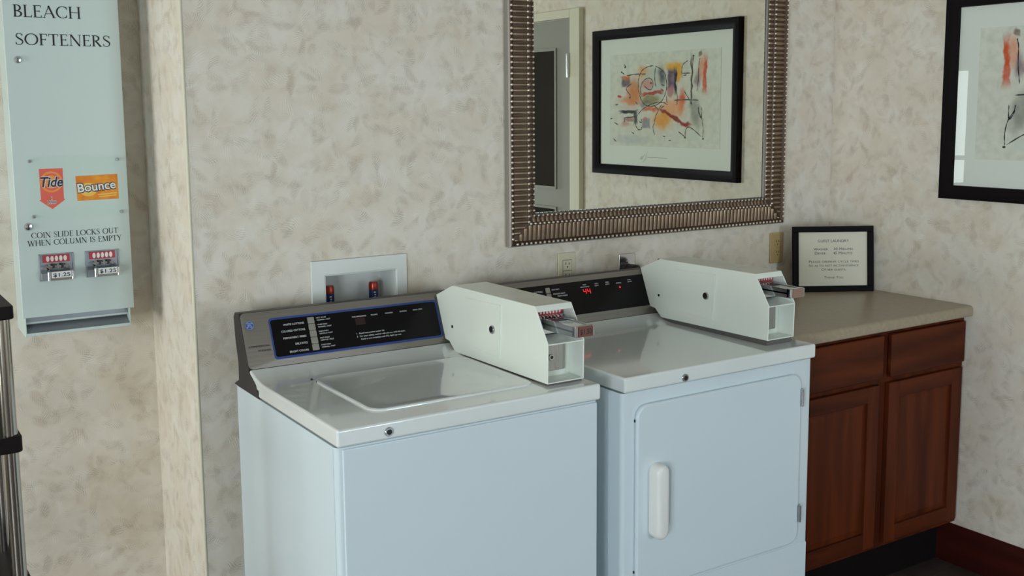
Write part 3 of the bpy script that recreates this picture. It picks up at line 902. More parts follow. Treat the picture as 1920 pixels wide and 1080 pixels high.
# ------------------------------------------------------------------ oak base cabinet and countertop
cx0, cx1 = 1.475, 2.341
t = thing('base_cabinet', 'oak base cabinet with two drawers above two doors, under the beige countertop', 'cabinet', (cx0, 0, 0))
CW = cx1 - cx0
CF = -.588
m = MB()
for a in (0, CW - .018): m.prism([(CF + .02, .868), (CF + .02, .150), (-.515, .150), (-.515, 0), (-.005, 0), (-.005, .868)], a, a + .018, 'x')
m.box(0, CW, -.02, -.005, 0, .868)
m.box(.018, CW - .018, CF + .02, -.02, .145, .160)
m.build('carcass', 'oak', t)
m = MB()
s = [(0, .056), (.432, .474), (CW - .030, CW)]
for a, b in s: m.box(a, b, CF, CF + .02, .150, .868)
for z0, z1 in ((.150, .180), (.696, .726), (.846, .868)):
    for a, b in ((.056, .432), (.474, CW - .030)): m.box(a, b, CF, CF + .02, z0, z1)
m.build('face_frame', 'oak', t, bevel=.001, seg=1)
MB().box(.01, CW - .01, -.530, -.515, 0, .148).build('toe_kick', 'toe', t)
for a, b in ((.050, .434), (.4715, .8515)):
    MB().box(a, b, CF - .019, CF, .7165, .8560).build('drawer_front', 'oak_h', t, bevel=.005)
for a, b in ((.046, .418), (.4665, .8425)):
    z0, z1, e = .168, .699, .052
    y0, y1 = CF - .019, CF
    pa, pb, q0, q1 = a + e, b - e, z0 + e, z1 - e
    i = .020
    v = [(pa, y0 + .011, q0), (pb, y0 + .011, q0), (pb, y0 + .011, q1), (pa, y0 + .011, q1),
         (pa + i, y0 + .007, q0 + i), (pb - i, y0 + .007, q0 + i), (pb - i, y0 + .007, q1 - i), (pa + i, y0 + .007, q1 - i)]
    d_ = MB().add(v, [(0, 1, 5, 4), (1, 2, 6, 5), (2, 3, 7, 6), (3, 0, 4, 7), (4, 5, 6, 7)]).build('door', 'oak', t)
    for u0, u1 in ((a, a + e), (b - e, b)): MB().box(u0, u1, y0, y1, z0, z1).build('stile', 'oak', d_, bevel=.003)
    for w0, w1 in ((z0, z0 + e), (z1 - e, z1)): MB().box(a + e, b - e, y0, y1, w0, w1).build('rail', 'oak_h', d_, bevel=.003)
prof = [(-.003, .868), (-.003, .907)]
r = .012
for k in range(6):
    a = math.radians(90 + 90 * k / 5); prof.append((-.619 + r + r * math.cos(a), .907 - r + r * math.sin(a)))
for k in range(4):
    a = math.radians(180 + 90 * k / 3); prof.append((-.619 + .006 + .006 * math.cos(a), .871 + .006 + .006 * math.sin(a)))
prof.append((-.585, .871)); prof.append((-.585, .868))
tag(MB().prism(prof, 1.452, XR - .001, 'x').build('countertop', 'laminate', smooth=40),
    'beige laminate countertop with a rounded front edge, on the oak cabinet', 'countertop')

# ------------------------------------------------------------------ framed notice standing on the countertop
A, B = Vector((2.060, -.090, .9073)), Vector((2.313, -.240, .9073))
ux = (B - A).normalized(); back = Vector((-ux.y, ux.x, 0))
th = math.radians(6)
uy = Vector((0, 0, 1)) * math.cos(th) + back * math.sin(th)
SWd, SHt = (B - A).length, .236
t = thing('framed_notice', 'black framed laundry notice standing on the countertop in the corner', 'sign', (A + B) / 2)
XF = frame_xf((0, 0, 0), ux, uy)
m = MB()
fw, dp = .021, .016
for a, b, c_, d_ in ((-SWd / 2, SWd / 2, 0, fw), (-SWd / 2, SWd / 2, SHt - fw, SHt), (-SWd / 2, -SWd / 2 + fw, fw, SHt - fw), (SWd / 2 - fw, SWd / 2, fw, SHt - fw)):
    m.box(a, b, c_, d_, -dp, 0, 0, XF)
m.box(-SWd / 2 + .004, SWd / 2 - .004, .004, SHt - .004, -dp - .002, -dp + .004, 0, XF)
m.build('frame', 'frame_black', t, bevel=.002)
x0, x1, y0, y1 = -SWd / 2 + fw, SWd / 2 - fw, fw, SHt - fw
MB().flat([(x0, y0), (x1, y0), (x1, y1), (x0, y1)], 0, XF, -.009).build('notice_sheet', 'sign_paper', t, label='cream printed sheet')
MB().box(x0 - .002, x1 + .002, y0 - .002, y1 + .002, -.0062, -.0050, 0, XF).build('glass_pane', 'glass', t)
m = MB()
w_ = x1 - x0; h_ = y1 - y0
# rows measured on the sheet: left, right, baseline (fractions), cap height
for body, a, b, yy, hh in (('GUEST LAUNDRY', .285, .735, .812, .0098), ('Washer', .225, .432, .662, .0098), ('30 Minutes', .515, .795, .662, .0098),
                           ('Dryer', .240, .400, .585, .0098), ('45 Minutes', .505, .785, .585, .0098),
                           ('Please observe cycle times', .155, .880, .432, .0090), ('So as to not inconvenience', .155, .875, .358, .0090),
                           ('Other guests.', .335, .695, .282, .0090), ('Thank You.', .375, .660, .135, .0090)):
    letters(m, body, x0 + a * w_, x0 + b * w_, y0 + yy * h_, hh, 0, XF, -.0088, small=True)
m.build('notice_lettering', 'ink_black', t)
# easel strut behind
hinge_y = SHt * .8
p0 = XF @ Vector((0, hinge_y, -dp - .002)); p1 = Vector((0, 0, 0)) + back * .068; p1.z = .001
m = MB()
for sx in (-.02, .02):
    pass
v = []
for q, w in ((p0, .012), (p1, .026)):
    v += [q - ux * w, q + ux * w, q + ux * w + back * .003, q - ux * w + back * .003]
m.add(v, [(0, 1, 5, 4), (1, 2, 6, 5), (2, 3, 7, 6), (3, 0, 4, 7), (3, 2, 1, 0), (4, 5, 6, 7)])
m.build('easel_back', 'frame_black', t)

# ------------------------------------------------------------------ mirror with a reeded pewter frame
t = thing('wall_mirror', 'large rectangular mirror in a reeded pewter frame, hung above the machines', 'mirror', (0, 0, 0))
MX0, MX1, MZ0, MZ1 = .889, 2.073, 1.1525, 2.115
t.location = ((MX0 + MX1) / 2, 0, MZ0)
hw, mh = (MX1 - MX0) / 2, MZ1 - MZ0
FW = .094
XFm = frame_xf((0, -.002, 0), (1, 0, 0), (0, 0, 1))      # local x, z-up -> y, out of the wall -> z
# moulding profile: (inset from the outer edge, height off the wall)
PR = [(0, 0), (0, .020), (.004, .024), (.009, .026), (.014, .021), (.018, .019), (.064, .0225), (.066, .0265), (.070, .0265), (.072, .0205), (.088, .0165), (.090, .0195), (.093, .0195), (.094, .012), (.094, .004)]
m = MB()
rings = []
for s_, h in PR:
    rings.append([(-hw + s_, s_, h), (hw - s_, s_, h), (hw - s_, mh - s_, h), (-hw + s_, mh - s_, h)])
v = [p for r_ in rings for p in r_]
f = [(k * 4 + i, k * 4 + (i + 1) % 4, (k + 1) * 4 + (i + 1) % 4, (k + 1) * 4 + i) for k in range(len(rings) - 1) for i in range(4)]
m.add(v, f, 0, XFm)
m.m = [1 if (k // 4) in (0, 1, len(PR) - 2) else 0 for k in range(len(m.f))]  # outer sides and inner lip get the painted lit tone
fr = m.build('frame', ['pewter_shade', 'lit_edge'], t, smooth=25, label='pewter moulding with cross reeding')
# reeds: half-round ribs lying across the moulding, mitred at the corners
m = MB(); beads = MB()
pitch = .0166
def rib(along, s0, s1, h0, h1, side):
    """one half-round rib from inset s0 to s1"""
    n = 4; wv = []
    for s_, h in ((s0, h0), ((s0 + s1) / 2, (h0 + h1) / 2 + .0005), (s1, h1)):
        for k in range(n + 1):
            a = math.pi * k / n
            q = along + .0068 * math.cos(a)
            z = h - .001 + .0068 * math.sin(a)
            wv.append(place(q, s_, z, side))
    fs = [(j * (n + 1) + k, j * (n + 1) + k + 1, (j + 1) * (n + 1) + k + 1, (j + 1) * (n + 1) + k) for j in range(2) for k in range(n)]
    fs += [tuple(range(n + 1)), tuple(2 * (n + 1) + k for k in range(n, -1, -1))]
    m.add(wv, fs, 0, XFm)
def place(q, s_, z, side):
    return {0: (-hw + q, s_, z), 1: (hw - s_, q, z), 2: (-hw + q, mh - s_, z), 3: (-hw + s_, q, z)}[side]
def ball(p, r):
    v = [(p[0], p[1], p[2] + r)]
    for k in range(6):
        a = math.pi * k / 3; v.append((p[0] + r * .87 * math.cos(a), p[1] + r * .87 * math.sin(a), p[2] + r * .5))
    for k in range(6):
        a = math.pi * k / 3; v.append((p[0] + r * math.cos(a), p[1] + r * math.sin(a), p[2] - r * .2))
    beads.add(v, [(0, k + 1, (k + 1) % 6 + 1) for k in range(6)] + [(k + 1, k + 7, (k + 1) % 6 + 7, (k + 1) % 6 + 1) for k in range(6)], 0, XFm)
for side in range(4):
    Ls = 2 * hw if side in (0, 2) else mh
    n = int(round(Ls / pitch)); p_ = Ls / n
    for k in range(n):
        q = (k + .5) * p_
        room = min(q, Ls - q) - .004
        a, b = .017, min(.063, room)
        if b - a > .004: rib(q, a, b, .0175, .0175 + (b - a) / .046 * .0035, side)
        a, b = .0725, min(.0875, room)
        if b - a > .003: rib(q, a, b, .0165, .0125, side)
        for s_, h, r in ((.0085, .0272, .0046), (.068, .0262, .0046), (.0915, .0190, .0040)):
            if room + .004 > s_: ball(place(q, s_, h, side), r)
m.build('reeding', 'pewter', fr, smooth=50)
beads.build('beading', 'pewter_hi', fr, smooth=60, label='bright beaded lines')
gi = FW - .002
MB().box(-hw + gi, hw - gi, -.0, -.0 + .001, gi, mh - gi).build('mirror_backing', 'black_plastic', t)
m = MB()
x0, x1, z0, z1, e = -hw + gi, hw - gi, gi, mh - gi, .008
yb_ = -.0105
m.add([(x0 + e, yb_, z0 + e), (x1 - e, yb_, z0 + e), (x1 - e, yb_, z1 - e), (x0 + e, yb_, z1 - e)], [(0, 1, 2, 3)], 0)
m.add([(x0, yb_ + .0012, z0), (x1, yb_ + .0012, z0), (x1, yb_ + .0012, z1), (x0, yb_ + .0012, z1), (x0 + e, yb_, z0 + e), (x1 - e, yb_, z0 + e), (x1 - e, yb_, z1 - e), (x0 + e, yb_, z1 - e)],
      [(0, 1, 5, 4), (1, 2, 6, 5), (2, 3, 7, 6), (3, 0, 4, 7)], 1)
m.build('mirror_glass', ['mirror', 'mirror_edge'], t, label='bevelled mirror glass')

# ------------------------------------------------------------------ framed abstract print on the right wall
PCY, PCZ, PW, PH = -.9735, 1.5965, .979, .673
t = thing('framed_picture', 'black framed abstract watercolour print on the right wall, also seen in the mirror', 'picture', (XR, PCY, PCZ))
m = MB()
# moulding: (inset, height)
PR = [(0, 0), (0, .024), (.004, .028), (.018, .030), (.030, .026), (.040, .020), (.044, .019), (.045, .006)]
rings = [[(-PW / 2 + s_, -PH / 2 + s_, h), (PW / 2 - s_, -PH / 2 + s_, h), (PW / 2 - s_, PH / 2 - s_, h), (-PW / 2 + s_, PH / 2 - s_, h)] for s_, h in PR]
XFp = frame_xf((-.001, 0, 0), (0, -1, 0), (0, 0, 1))      # out of the wall = -X
v = [p for r_ in rings for p in r_]
m.add(v, [(k * 4 + i, k * 4 + (i + 1) % 4, (k + 1) * 4 + (i + 1) % 4, (k + 1) * 4 + i) for k in range(len(rings) - 1) for i in range(4)], 0, XFp)
m.build('frame', 'frame_black', t, smooth=30)
a, b = PW / 2 - .043, PH / 2 - .043
MB().box(-.008, -.002, -a, a, -b, b).build('mat_board', 'mat_board', t)
def Z(x, y): return ((x - 620) * .642, 235 - .4364 * y)
BL = []
def blob(x, y, rx, ry, c, st=.8, rot=0, box=False, soft=.35):
    u, v_ = Z(x, y); BL.append((u, v_, rx * .642, ry * .4364, rot, c, st, box, soft))
blob(600, 560, 520, 440, (208, 204, 188), .4, soft=.4)
blob(320, 430, 80, 130, (206, 124, 58), .75, soft=.6)
blob(270, 520, 110, 40, (212, 140, 84), .7, soft=.6)
blob(220, 275, 52, 22, (202, 112, 40), .85)
blob(222, 330, 48, 38, (104, 90, 104), .8, box=True)
blob(420, 230, 60, 60, (222, 158, 84), .7, soft=.6)
blob(520, 380, 128, 190, (190, 198, 186), .75, soft=.15)
blob(465, 362, 58, 58, (206, 146, 140), .75)
blob(500, 515, 90, 50, (140, 134, 84), .75)
blob(615, 270, 34, 95, (56, 62, 78), .75, rot=14, soft=.7)
blob(430, 560, 60, 30, (70, 66, 62), .5, soft=.7)
blob(515, 450, 112, 15, (178, 78, 62), .9, rot=2, box=True, soft=.3)
blob(735, 185, 82, 38, (232, 178, 54), .85, soft=.5)
blob(790, 260, 26, 95, (226, 166, 54), .85, soft=.5)
blob(712, 310, 38, 105, (104, 78, 104), .85, box=True)
blob(758, 340, 13, 125, (36, 30, 56), .9, box=True, soft=.4)
blob(706, 440, 36, 55, (176, 112, 116), .7)
blob(860, 220, 40, 90, (200, 200, 188), .5)
blob(1046, 285, 18, 160, (206, 92, 58), .9, box=True, soft=.4)
blob(1010, 220, 22, 105, (222, 150, 116), .7, soft=.6)
blob(972, 320, 26, 75, (134, 104, 118), .7, soft=.6)
blob(820, 545, 36, 120, (210, 90, 46), .85, rot=-8, soft=.5)
blob(730, 610, 110, 90, (232, 162, 112), .75, soft=.6)
blob(620, 720, 90, 95, (226, 158, 62), .85, soft=.6)
blob(500, 612, 85, 24, (212, 106, 62), .8, soft=.5)
blob(735, 690, 165, 20, (136, 46, 40), .9, rot=-21, soft=.4)
blob(868, 756, 50, 24, (150, 50, 40), .85, soft=.5)
blob(258, 640, 92, 16, (44, 56, 66), .85, box=True, soft=.4)
blob(334, 700, 18, 62, (54, 58, 68), .8, box=True, soft=.5)
blob(262, 715, 66, 26, (158, 112, 104), .7)
blob(215, 765, 50, 24, (196, 120, 106), .55, soft=.6)
blob(450, 770, 38, 48, (128, 128, 138), .75, box=True)
blob(440, 715, 34, 16, (186, 110, 104), .6)
blob(270, 590, 110, 26, (206, 190, 184), .6)
blob(960, 660, 46, 140, (136, 140, 130), .7, rot=16, soft=.6)
blob(918, 330, 8, 210, (74, 58, 44), .85, box=True, soft=.5)
blob(1000, 85, 16, 28, (96, 70, 60), .7)
blob(158, 475, 22, 12, (192, 72, 52), .85)
blob(930, 880, 60, 40, (206, 214, 202), .7)
blob(300, 930, 200, 40, (182, 188, 190), .5, soft=.6)
art = watercolour('abstract_watercolour', BL, (220, 224, 212))
m = MB()
MB().box(-.0092, -.0081, -.372, .370, -.202, .220).build('art_print', art, t, label='loose orange and grey watercolour abstract')
INK = [
  [(-58, 160), (-98, 157), (-139, 141), (-160, 110), (-165, 71), (-155, 31), (-130, -5), (-89, -20), (-35, -14), (4, 8), (27, 47), (29, 89), (16, 124), (-14, 146), (-47, 157)],
  [(-144, 26), (-148, 62), (-131, 92), (-97, 106), (-70, 98), (-62, 74), (-76, 54), (-97, 57), (-124, 74)],
  [(-47, 152), (-50, 104), (-44, 68)],
  [(-159, -127), (-181, -107), (-178, -72), (-143, -40), (-96, -18), (-35, -4), (11, -4), (37, -15)],
  [(-250, 121), (-180, 126), (-111, 125)], [(-207, 85), (-250, 65), (-239, 45), (-221, 31), (-224, 20)],
  [(-58, -14), (-25, -38), (-41, -62), (-51, -97), (-60, -114), (-47, -149)], [(202, 193), (194, 120), (192, 45), (196, -16)],
  [(145, 45), (171, 16), (196, -16)], [(79, 5), (152, 7), (239, 4)], [(168, 174), (137, 159), (128, 134), (132, 100)],
  [(128, 121), (185, 120)], [(138, 111), (160, 113)], [(237, -43), (259, -76), (268, -118), (266, -155)],
  [(155, -156), (158, -124), (176, -111), (210, -123), (260, -153)], [(-310, -41), (-181, -40)], [(-269, -72), (-178, -67)],
  [(-262, -72), (-261, -93)], [(-342, -93), (-309, -105)], [(-212, -137), (-192, -146)], [(-348, -169), (-323, -184)], [(-371, -78), (-353, -75)],
  [(-286, 138), (-265, 128)], [(-272, 176), (-254, 161)], [(-185, 2), (-168, -11)], [(-335, -13), (-310, -10)], [(-166, -127), (-142, -124), (-141, -113)],
  [(-156, -89), (-139, -93), (-143, -76)], [(-18, -27), (-2, -16)], [(-8, -29), (18, -18)], [(-6, 75), (17, 70)], [(-10, 58), (10, 47)], [(30, 25), (34, -9)],
  [(236, -26), (240, -51), (256, -72), (258, -26)], [(242, 181), (236, 157), (234, 98), (226, 40)], [(104, 29), (99, -18)],
  [(110, -131), (142, -147), (155, -156)], [(7, -152), (26, -155)], [(46, -171), (63, -171)],
]
# the print faces the room: world +Y runs to the viewer's left, so x is mirrored into the plane
XFs = frame_xf((-.0093, 0, 0), (0, -1, 0), (0, 0, 1))
m = MB()
for S in INK:
    P_ = spline([(-x / 1000, y / 1000) for x, y in S], 5)
    k = len(P_)
    w = [(.0016 + .0032 * abs(math.sin(i * .9 + len(S)))) * (1 if len(S) > 3 else 1.1) for i in range(k)]
    w[0] = w[-1] = .0012
    m.stroke(P_, w, 0, XFs, .0003)
for x, y in ((202, 193), (-286, 138), (-224, 20), (-76, 84), (268, -160), (155, -157), (-260, 160)):
    m.flat(oval(-x / 1000, y / 1000, .006, .004, 8), 0, XFs, .0003)
# pencil signature below the print
for S in ([(-150, -262), (-132, -246), (-138, -262), (-110, -236)], [(-128, -272), (-112, -262), (-96, -228)], [(-96, -250), (-70, -252), (-40, -250), (40, -252)]):
    m.stroke(spline([(-x / 1000, y / 1000) for x, y in S], 4), .0012, 1, XFs, .0018)
m.build('ink_lines', ['ink_black', 'cord'], t)
MB().box(-.0135, -.0120, -a - .001, a + .001, -b - .001, b + .001).build('glass_pane', 'glass', t)

# ------------------------------------------------------------------ washer valve box let into the back wall
t = thing('valve_box', 'white recessed plumbing box with two red-topped valves, in the wall behind the washer', 'outlet box', (VX0, 0, VZ0))
m = MB()
w, h = VX1 - VX0, VZ1 - VZ0
dpt = .098
R4 = lambda a, b, c, d_, y: [(a, y, c), (b, y, c), (b, y, d_), (a, y, d_)]
rg = [R4(-.0395, w + .0335, -.035, h + .0415, -.0005), R4(-.0395, w + .0335, -.035, h + .0415, -.006), R4(-.038, w + .032, -.0335, h + .040, -.0075), R4(-.001, w + .001, -.001, h + .001, -.0075), R4(.0015, w - .0015, .0015, h - .0015, -.0055)]
m.add([p for r_ in rg for p in r_], [(k * 4 + i, k * 4 + (i + 1) % 4, (k + 1) * 4 + (i + 1) % 4, (k + 1) * 4 + i) for k in range(4) for i in range(4)])
m.box(0, .003, -.006, dpt, 0, h).box(w - .003, w, -.006, dpt, 0, h).box(0, w, -.006, dpt, h - .003, h).box(0, w, -.006, dpt, 0, .003).box(0, w, dpt, dpt + .003, 0, h)
m.build('box_shell', 'plastic_white', t, bevel=.0015, seg=2)
for vx, vy, top in ((.0365, .05, 1.0800), (.1735, .05, 1.0790)):
    z0 = top - VZ0
    m = MB()
    m.lathe([(.0135, .04), (.0135, z0 - .021)], (vx, vy, 0), (0, 0, 1), 20, 1)
    m.lathe([(.0138, z0 - .022), (.0138, z0 - .006), (.0115, z0), (.004, z0)], (vx, vy, 0), (0, 0, 1), 20, 0)
    m.lathe([(.010, .003), (.010, .04)], (vx, vy, 0), (0, 0, 1), 12, 2)
    for k in range(7):
        m.box(vx - .0055 + .002 * (k % 2), vx + .0005, vy - .0150, vy - .0132, .050 + k * .0072, .0535 + k * .0072, 3)
    m.build('valve', ['valve_red', 'valve_blue', 'chrome', 'ink_white'], t, smooth=40, label='shut-off cylinder with a red top and blue label')

# ------------------------------------------------------------------ wall plates
def receptacle(mb, xf, cx, cy, m_dark):
    for sx, hh in ((-.0064, .0085), (.0064, .0070)):
        mb.box(cx + sx - .0011, cx + sx + .0011, cy + .001, cy + .001 + hh, .0004, .0009, m_dark, xf)
    mb.flat(oval(cx, cy - .006, .0024, .0026, 10), m_dark, xf, .0009)
XW = frame_xf((0, 0, 0), (1, 0, 0), (0, 0, 1))
t = thing('wall_outlet', 'ivory wall outlet with square face, on the wall behind the washer coin box', 'outlet', (1.116, 0, 1.060))
MB().prism(rrect(-.0335, .0335, -.057, .0575, .003), -.0065, -.0006, 'y').build('cover_plate', 'ivory', t, bevel=.0025)
m = MB()
xf = frame_xf((0, -.0078, 0), (1, 0, 0), (0, 0, 1))
m.box(-.0165, .0165, -.0335, .0335, -.006, .0, 0, xf)
for cy in (.018, -.018): receptacle(m, xf, 0, cy, 1)
m.box(-.0165, .0165, -.0006, .0006, -.001, .0005, 1, xf)
ring(m, rrect(-.0178, .0178, -.0348, .0348, .001), rrect(-.0164, .0164, -.0334, .0334, .001), 1, frame_xf((0, -.0067, 0), (1, 0, 0), (0, 0, 1)), .0002)
m.build('receptacle', ['ivory', 'black_plastic'], t)

t = thing('wall_outlet', 'tan duplex wall outlet beside the framed notice', 'outlet', (2.060, 0, 1.0605))
MB().prism(rrect(-.0335, .0335, -.0555, .0555, .003), -.0065, -.0006, 'y').build('cover_plate', 'tan', t, bevel=.0025)
m = MB()
for cy in (.0195, -.0195):
    q = [(.0172 * math.cos(a), max(-.0125, min(.0125, .0172 * math.sin(a)))) for a in (2 * math.pi * k / 28 for k in range(28))]
    m.prism([(p[0], p[1] + cy) for p in q], .0, .0022, 'z', 0, frame_xf((0, -.0065, 0), (1, 0, 0), (0, 0, 1)))
    receptacle(m, frame_xf((0, -.0085, 0), (1, 0, 0), (0, 0, 1)), 0, cy + .0, 1)
m.lathe([(.0028, 0), (.0028, .001), (.001, .0016)], (0, -.0065, 0), (0, -1, 0), 10, 0)
m.build('receptacle', ['tan', 'black_plastic'], t)

t = thing('power_outlet', 'steel wall plate with a grey plug and cord, behind the dryer console', 'outlet', (1.361, 0, 1.0385))
MB().prism(rrect(-.0337, .0337, -.057, .057, .003), -.0065, -.0006, 'y').build('cover_plate', 'chrome', t, bevel=.0025)
MB().lathe([(.0265, .0), (.0265, .006), (.024, .008)], (0, -.006, -.003), (0, -1, 0), 24).build('receptacle', 'black_plastic', t, smooth=40)
m = MB().lathe([(.024, 0), (.025, .012), (.022, .034), (.016, .040)], (.002, -.014, -.003), (.25, -1, .1), 24)
m.build('plug', 'black_plastic', t, smooth=40)
MB().tube(spline([(.010, -.046, .002), (.022, -.062, .000), (.040, -.070, -.020), (.050, -.066, -.070), (.048, -.058, -.20), (.03, -.056, -.50)], 6), .0085, 10).build('power_cord', 'cord', t, smooth=60)
MB().lathe([(.0035, 0), (.0035, .0012), (.0012, .002)], (0, -.0065, .030), (0, -1, 0), 10).build('screw', 'chrome', t, smooth=40)

# ------------------------------------------------------------------ soap dispenser on the recessed wall
VF, VB = .274, .4035
vx0, vx1, vzb = -.4375, -.1535, 1.0357
t = thing('soap_dispenser', 'white coin-operated laundry supply dispenser on the recessed wall at left', 'vending machine', (vx0, VF, .987))
def R(mb):      # world coordinates -> local to the dispenser
    mb.v = [(x - vx0, y - VF, z - .987) for x, y, z in mb.v]; return mb
m = MB()
bx0, bx1 = vx0 + .0055, vx1 - .011
sd = [(VF + .001, .987), (VF + .012, .984), (VB, .990), (VB, 2.33), (VF + .018, 2.33), (VF + .018, 1.036), (VF + .001, 1.036)]
m.prism(sd, bx0, bx0 + .002, 'x').prism(sd, bx1 - .002, bx1, 'x')
m.box(bx0 + .002, bx1 - .002, VB - .003, VB - .0005, .991, 2.327).box(bx0 + .002, bx1 - .002, VF + .018, VB - .003, 2.327, 2.3295)
m.prism([(VF + .001, .987), (VF + .001, .9945), (VF + .004, .9945), (VF + .004, .9895), (VB - .0005, .993), (VB - .0005, .9905), (VF + .012, .9845)], bx0 + .002, bx1 - .002, 'x')
R(m).build('body', 'vend', t)
m = MB().prism([(VF + .006, .991), (VF + .125, 1.060), (VF + .125, 1.063), (VF + .006, .994)], bx0 + .003, bx1 - .003, 'x')
m.prism([(VF + .020, 1.020), (VF + .024, 1.020), (VF + .024, 1.060), (VF + .020, 1.060)], bx0 + .003, bx1 - .003, 'x')
m.prism([(VF + .0185, 1.017), (VF + .026, 1.014), (VF + .026, 1.018), (VF + .0185, 1.0215)], bx0 + .0025, bx1 - .0025, 'x', 1)
R(m).build('delivery_tray', ['vend_in', 'vend'], t, label='sloping steel delivery tray')
m = MB().box(vx0, vx1, VF, VF + .016, vzb, 2.335)
R(m).build('front_panel', 'vend', t, bevel=.002)
XV = frame_xf((0, VF, 0), (1, 0, 0), (0, 0, 1))
m = MB()
roman(m, 'BLEACH', -.4125, -.2490, 1.8125, .0305, 0, XV)
roman(m, 'SOFTENERS', -.4115, -.1780, 1.7425, .0290, 0, XV)
R(m).build('heading_lettering', 'ink_black', t)
m = MB()
roman(m, 'COIN SLIDE LOCKS OUT', -.4040, -.1855, 1.2450, .0148, 0, XV)
roman(m, 'WHEN COLUMN IS EMPTY', -.4140, -.1772, 1.2245, .0150, 0, XV)
R(m).build('instruction_lettering', 'ink_black', t)
for px, pz, r in ((-.4087, 1.7047, .0095), (-.4096, 1.2764, .0105)):
    m = MB().lathe([(r, 0), (r, .003), (r * .8, .006), (r * .3, .007)], (px, VF, pz), (0, -1, 0), 18, 0)
    m.box(px - r * .12, px + r * .12, VF - .0078, VF - .0066, pz - r * .45, pz + r * .45, 1)
    R(m).build('panel_lock', ['chrome', 'black_plastic'], t, smooth=40, label='round chrome key lock')
# printed product cards under a clear cover
m = MB()
m.flat([(-.3755, 1.4252), (-.3170, 1.4252), (-.3185, 1.3450), (-.3150, 1.3432), (-.3478, 1.3190), (-.3790, 1.3432), (-.3745, 1.3450)], 0, XV, .0003)
m.flat(oval(-.3468, 1.3905, .0275, .0275, 30), 1, XV, .0005)
m.flat(oval(-.3468, 1.3905, .0225, .0225, 30), 2, XV, .0006)
m.flat(oval(-.3468, 1.3905, .0170, .0170, 30), 1, XV, .0007)
for off, mm, z in ((.055, 4, .0008), (.02, 3, .0010)):
    letters(m, 'Tide', -.3730, -.3185, 1.3780, .0265, mm, XV @ Matrix.Translation((0, 0, 0)), z, bold=off, shear=.25)
letters(m, '1', -.3500, None, 1.3440, .0075, 4, XV, .0008, bold=.09); letters(m, '1', -.3500, None, 1.3442, .0070, 5, XV, .0010, bold=.01)
letters(m, 'LOAD', -.3600, -.3365, 1.3335, .0078, 4, XV, .0008, bold=.09); letters(m, 'LOAD', -.3595, -.3370, 1.3340, .0068, 5, XV, .0010, bold=.01)
R(m).build('detergent_card', ['salmon', 'orange', 'salmon', 'ink_navy', 'ink_white', 'ink_black'], t, label='red arrow-shaped detergent picture')
m = MB()
m.flat([(-.2867, 1.4030), (-.1797, 1.4050), (-.1785, 1.3383), (-.2850, 1.3370)], 0, XV, .0003)
m.flat(oval(-.2560, 1.3660, .022, .018, 18), 1, XV, .0004)
BX = XV @ Matrix.Translation((-.2830, 1.3590, 0)) @ Matrix.Rotation(math.radians(4.5), 4, 'Z')
letters(m, 'Bounce', .000, .1000, .0, .0245, 2, BX, .0006, bold=.07)
letters(m, 'Bounce', .0012, .0988, .0006, .0232, 3, BX, .0008, bold=.018)
m.stroke([(-.2320, 1.3510), (-.1830, 1.3545)], .0035, 1, XV, .0005); m.stroke([(-.2300, 1.3455), (-.1850, 1.3485)], .003, 1, XV, .0005)
R(m).build('softener_card', ['orange2', 'yellow', 'ink_navy', 'ink_white'], t, label='orange box-shaped softener picture')
m = MB()
m.box(-.4050, -.1670, VF - .0035, VF - .0018, 1.2920, 1.4560)
R(m).build('clear_cover', 'acrylic', t)
for px, pz in ((-.3971, 1.4458), (-.1780, 1.4440), (-.1740, 1.3030), (-.3950, 1.3015)):
    R(MB().lathe([(.0048, .0), (.0048, .004), (.0030, .0065)], (px, VF, pz), (0, -1, 0), 14)).build('cover_screw', 'chrome', t, smooth=40)
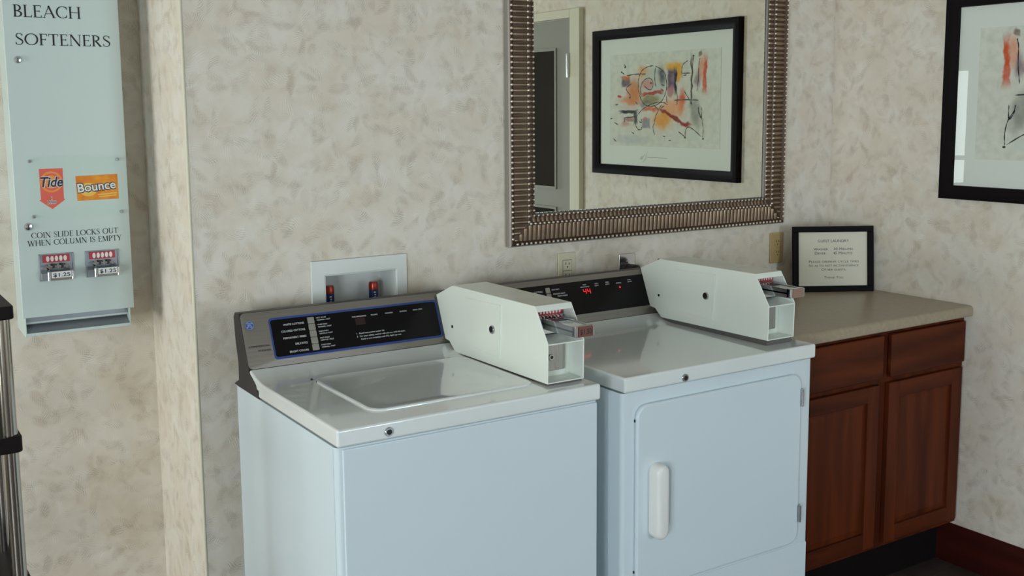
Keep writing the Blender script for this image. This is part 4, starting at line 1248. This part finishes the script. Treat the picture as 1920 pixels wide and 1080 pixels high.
# two coin mechanisms
for k, x0 in enumerate((-.3900, -.2738)):
    w = .086
    m = MB()
    m.box(x0, x0 + w, VF - .0015, VF, 1.1310, 1.2018, 0)
    for a, b, c_, d_ in ((x0, x0 + w, 1.1990, 1.2018), (x0, x0 + w, 1.1310, 1.1338), (x0, x0 + .003, 1.1310, 1.2018), (x0 + w - .003, x0 + w, 1.1310, 1.2018)):
        m.box(a, b, VF - .005, VF, c_, d_, 0)
    m.prism([(VF - .0015, 1.160), (VF - .018, 1.152), (VF - .018, 1.1338), (VF - .0015, 1.1338)], x0 + .002, x0 + .018, 'x', 0)
    cm = R(m).build('coin_mechanism', ['vend_in', 'black_plastic'], t, bevel=.0008, seg=1, label='chrome coin slot plate, ' + ('left' if k == 0 else 'right') + ' of the two')
    m = MB().box(x0 + .010, x0 + w - .010, VF - .0045, VF - .0015, 1.1790, 1.1985, 0)
    for j in range(5): m.flat(oval(x0 + .0215 + j * .0108, 1.1888, .0042, .0075, 14), 1, XV, .0048)
    R(m).build('slot_strip', ['red_plate', 'silver_dot'], cm, label='red strip with five round coin slots')
    m = MB()
    for j in range(5): m.box(x0 + .0185 + j * .0108, x0 + .0245 + j * .0108, VF - .020, VF - .0015, 1.1650, 1.1755, j % 2)
    for j in range(6): m.cyl((x0 + .016 + j * .0108, VF - .022, 1.170), (x0 + .016 + j * .0108, VF - .001, 1.170), .0028, 8, 0)
    m.prism([(VF, 1.140), (VF - .042, 1.136), (VF - .042, 1.158), (VF - .020, 1.164), (VF, 1.166)], x0 + .016, x0 + .021, 'x', 0)
    m.prism([(VF, 1.140), (VF - .042, 1.136), (VF - .042, 1.158), (VF - .020, 1.164), (VF, 1.166)], x0 + .070, x0 + .075, 'x', 0)
    m.box(x0 + .016, x0 + .075, VF - .046, VF - .038, 1.136, 1.160, 0).box(x0 + .018, x0 + .073, VF - .040, VF - .001, 1.146, 1.150, 0)
    m.cyl((x0 + .016, VF - .044, 1.137), (x0 + .016, VF - .044, 1.159), .0038, 10, 0).cyl((x0 + .075, VF - .044, 1.137), (x0 + .075, VF - .044, 1.159), .0038, 10, 0)
    R(m).build('push_slide', ['chrome', 'black_plastic'], cm, smooth=40)
    m = MB().box(x0 + .022, x0 + .070, VF - .0485, VF - .0455, 1.1430, 1.1590, 0)
    letters(m, '$1.25', x0 + .025, x0 + .067, 1.1460, .0100, 1, frame_xf((0, VF - .0486, 0), (1, 0, 0), (0, 0, 1)), .0002, bold=.015)
    R(m).build('price_plate', ['ink_white', 'ink_black'], cm)

# ------------------------------------------------------------------ tube-and-shelf rack at the left edge
t = thing('shelf_rack', 'black shelf rack with fat chrome posts, at the left edge below the dispenser', 'rack', (-.86, -.33, 0))
rx0, rx1, ry0, ry1 = -.86 + .86 - .300, .304, -.112, .112
for z0, z1 in ((1.163, 1.190), (.890, .9235), (.590, .620), (.20, .23)):
    MB().prism(rrect(rx0, rx1, ry0, ry1, .014, 5), z0, z1, 'z').build('shelf', 'rack_black', t, bevel=.003, seg=2)
for px in (rx0 + .026, rx1 - .022):
    for py in (ry0 + .022, ry1 - .024):
        m = MB()
        m.lathe([(.0155, .012), (.0155, 1.165)], (px, py, 0), (0, 0, 1), 20)
        m.build('post', 'tube_chrome', t, smooth=40)
        MB().lathe([(.019, 0), (.019, .010), (.0165, .014)], (px, py, 0), (0, 0, 1), 16).build('foot', 'black_plastic', t, smooth=40)
